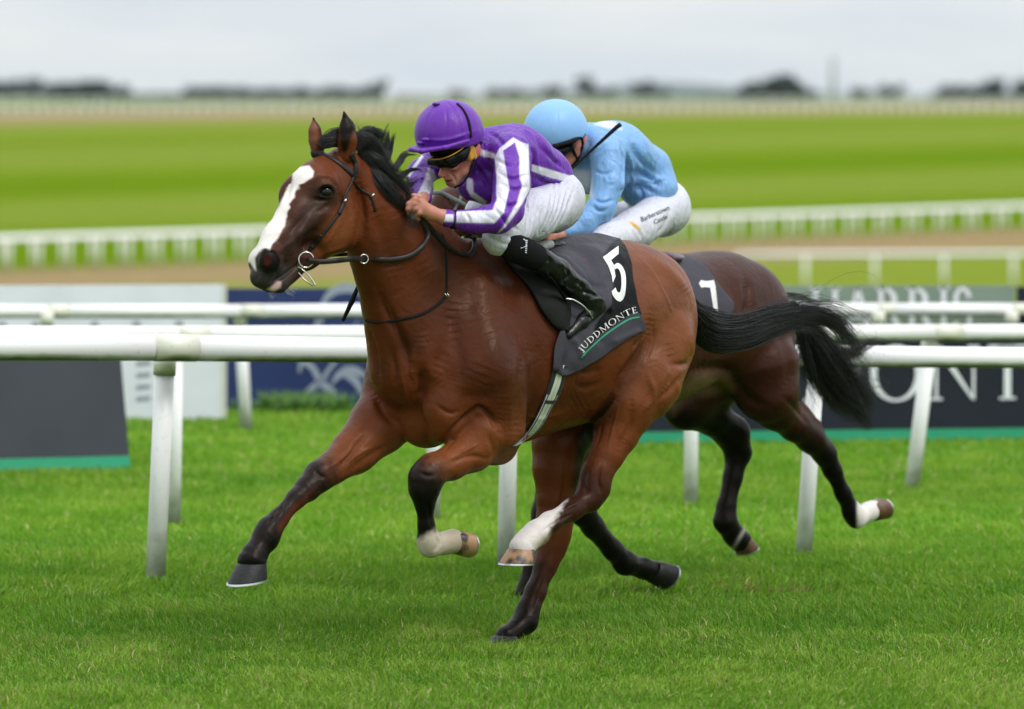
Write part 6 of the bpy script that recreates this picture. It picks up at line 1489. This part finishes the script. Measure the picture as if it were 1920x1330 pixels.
# girth: striped webbing
def girth_col(P_, u, v, c):
    c = np.tile(np.array([.55, .58, .46]), (len(u), 1))
    nv_ = np.array([.015, .02, .10]); w_ = np.array([.62, .64, .62])
    for lo_, hi_, cc in [(0, .10, GB * 2), (.10, .17, w_), (.17, .26, nv_), (.26, .33, w_), (.50, .53, [.25, .27, .2]), (.72, .79, w_), (.79, .88, nv_), (.88, .93, w_), (.93, 1.01, GB * 2)]:
        c[(u >= lo_) & (u < hi_)] = cc
    c[(v > .38) & (v < .43) & (u > .12) & (u < .95)] = GB; c[(v > .80) & (v < .92) & (u > .3) & (u < .62)] = [.42, .02, .03]
    c[(v < .32) & ((u < .28) | (u > .75))] = GB
    return c
GG = coons([(1038, 684), (1026, 724), (1009, 767), (983, 813), (958, 836)], [(1062, 684), (1053, 724), (1033, 764), (1009, 804), (972, 832)], [(1038, 684), (1050, 685), (1062, 684)], [(958, 836), (965, 835), (972, 832)], 30, 70)
patch('girth', bvh1, fr1, GG, .007, cloth_mat('webbing', .6, .1, .05), sad, .004, girth_col, False, 0, 1)
tube('girth_under', catmull([fr1.P(*p) for p in [(966, 834, -.10), (958, 838, -.02), (950, 838, .08), (940, 820, .2)]], 5), .022, blackf, sad, n=8, flat=.25)
S = Body(fr2, .006); S.ell((1240, 482, -.03), (.06, .12, .022), 5); 
sad2 = empty('saddle', fr2.P(1200, 470, 0), 'black racing saddle with a mauve pad edge on the rear horse', 'saddle')
part(S, 'pad', greyw, sad2, srgb(135, 120, 130), [([(1250, 474), (1262, 480), (1262, 496), (1254, 492)], srgb(130, 30, 70), 1.5)])
S = Body(fr2, .007); S.chain([(1120, 486, 0, 12, 2.2), (1220, 482, 0, 12, 2.2)], 8); part(S, 'seat', leather, sad2, (.01, .01, .01))
# ---- bridle
strapm = simple_mat('dark brown leather strap', (.016, .012, .011), .45, var=.2, spec=.3)
steelp = simple_mat('bit steel', (.7, .7, .68), .2, 1.0)
br = empty('bridle', fr1.P(610, 400, 0), 'dark leather bridle with steel ring bit and reins on the front horse head', 'bridle')
def hybrid(pts, off, n=8):
    """(px,py) on the horse, or (px,py,r) free in the air"""
    out = []
    for p in pts:
        if len(p) == 2:
            q, n_ = hit(bvh1, p[0], p[1], off)
            if q is None: print('DBG hybrid miss', p); continue
            out.append(q)
        else: out.append(fr1.P(*p))
    return catmull(out, n)
def bstrap(name, pts, w, th=.45, off=.003, parent=None): return strap_on(bvh1, pts, w, strapm, parent or br, name, off, th)
bstrap('browband', [(577, 292), (590, 288), (607, 290), (626, 299), (644, 312), (662, 328)], .0125, .3)
bstrap('headpiece', [(657, 288), (664, 300), (667, 318), (664, 333)], .012, .3)
bstrap('cheekpiece', [(662, 332), (655, 350), (648, 362), (643, 378), (636, 396), (625, 414), (608, 436), (592, 456), (580, 470)], .0068, .45)
bstrap('throatlatch', [(660, 336), (668, 348), (680, 358), (694, 367), (700, 380), (704, 396)], .005, .5)
bstrap('keeper', [(646, 372), (640, 388), (634, 402)], .0095, .5, .005)
bstrap('keeper', [(602, 440), (594, 452), (583, 466)], .009, .5, .005)
for c_ in [(643, 377), (696, 368)]:
    p, nv = hit(bvh1, *c_, .011); 
    if p is not None: tube('buckle', [p + np.array([-.006, 0, -.004]), p + np.array([.006, 0, .006])], .0042, steelp, br, n=8)
def ring_geo(c, u, v, R_, r_, n=28, a0=0, a1=2 * math.pi):
    a = np.linspace(a0, a1, n + 1); return [c + R_ * (math.cos(t) * u + math.sin(t) * v) for t in a], r_
bc0, bn0 = hit(bvh1, 570, 487, .012)
if bc0 is None: bc0 = fr1.P(569, 487, -.07)
cu = np.array([.93, .30, .1]); cu /= np.linalg.norm(cu); cv_ = np.array([-.1, 0, 1.0])
pts, r_ = ring_geo(bc0 + np.array([0, -.012, 0]), cu, cv_, .0275, .0036); tube('bit_ring', pts, r_, steelp, br, n=8)
pts = [bc0 + np.array([x_ / 497., -.014, -y_ / 497.]) for x_, y_ in [(-20, 11), (-10, 14), (6, 28), (16, 44), (12, 46), (-2, 36), (-14, 22), (-20, 11)]]
tube('bit_loop', pts, .0026, steelp, br, n=6)
tube('bit_strap', [bc0 + np.array([.0, -.014, .0]), bc0 + np.array([.025, -.016, -.004])], .010, strapm, br, n=8, flat=.5)
r1 = hybrid([(578, 488, -.085), (600, 491, -.10), (630, 489, -.125), (656, 486, -.15), (684, 484), (710, 486), (738, 485), (765, 479), (786, 464), (797, 447), (797, 434), (786, 414), (775, 398), (768, 388)], .012)
tube('rein', r1, .0098, strapm, br, n=8, flat=.4, upv=(.02, -1, .02))
p_, n_ = hit(bvh1, 684, 484, .014); pts, r_ = ring_geo(p_, np.array([.5, .2, .0]) / .54, np.array([0, 0, 1.]), .016, .0028); tube('martingale_ring', pts, r_, steelp, br, n=6)
r2 = hybrid([(768, 392), (782, 410), (798, 425), (814, 443), (831, 461), (846, 472), (862, 480), (876, 481), (884, 470), (886, 452), (883, 444, -.22)], .014)
tube('rein_loop', r2, .0095, strapm, br, n=8, flat=.4, upv=(.02, -1, .02))
tube('rein', catmull([fr1.P(*p) for p in [(545, 492, .06), (600, 480, .12), (680, 470, .16), (740, 420, .14), (776, 386, .06)]], 6), .0075, strapm, br, n=8, flat=.4, upv=(.02, -1, .02))
bp_ = empty('breastplate', fr1.P(760, 590, -.1), 'thin black neck strap with a small buckle round the chest of the front horse', 'harness strap')
tube('strap', hybrid([(687, 601), (705, 604), (730, 603), (760, 597), (790, 589), (812, 577), (826, 566), (835, 556)], .004), .0052, blackf, bp_, n=8, flat=.5, upv=(.02, -1, .02))
tube('strap', hybrid([(836, 552), (837, 525), (836, 495), (835, 470), (828, 440)], .004), .0032, blackf, bp_, n=6, flat=.5)
p_, n_ = hit(bvh1, 836, 553, .008)
for dx in (-.004, .005): tube('buckle', [p_ + np.array([dx - .006, 0, .006]), p_ + np.array([dx + .004, 0, -.008])], .0022, steelp, bp_, n=6)
wp = tube('whip', [fr1.P(785, 380, .03), fr1.P(735, 455, .14), fr1.P(673, 534, .19), fr1.P(660, 565, .19), fr1.P(643, 602, .19)], [.006, .006, .007, .010, .006], blackf, None, n=10)
tag(wp, 'black whip held low by the purple jockey beside the chest of the front horse', 'whip')
b2 = empty('bridle', fr2.P(850, 380, 0), 'grey reins and bridle of the rear horse seen under the chin of the purple jockey', 'bridle')
def hyb2(pts, off):
    out = []
    for p in pts:
        q, n_ = hit(bvh2, p[0], p[1], off); out.append(q if q is not None else fr2.P(p[0], p[1], p[2]))
    return catmull(out, 8)
gst = simple_mat('grey strap', (.10, .105, .11), .55)
tube('rein', hyb2([(808, 362, -.12), (830, 368, -.12), (850, 378, -.12), (870, 390, -.12), (895, 410, -.13), (960, 430, -.15), (1036, 446, -.13)], .02), .009, gst, b2, n=8, flat=.4, upv=(.02, -1, .02))
tube('cheekpiece', hyb2([(868, 350, -.1), (862, 372, -.1), (848, 400, -.1)], .006), .007, gst, b2, n=8, flat=.5)
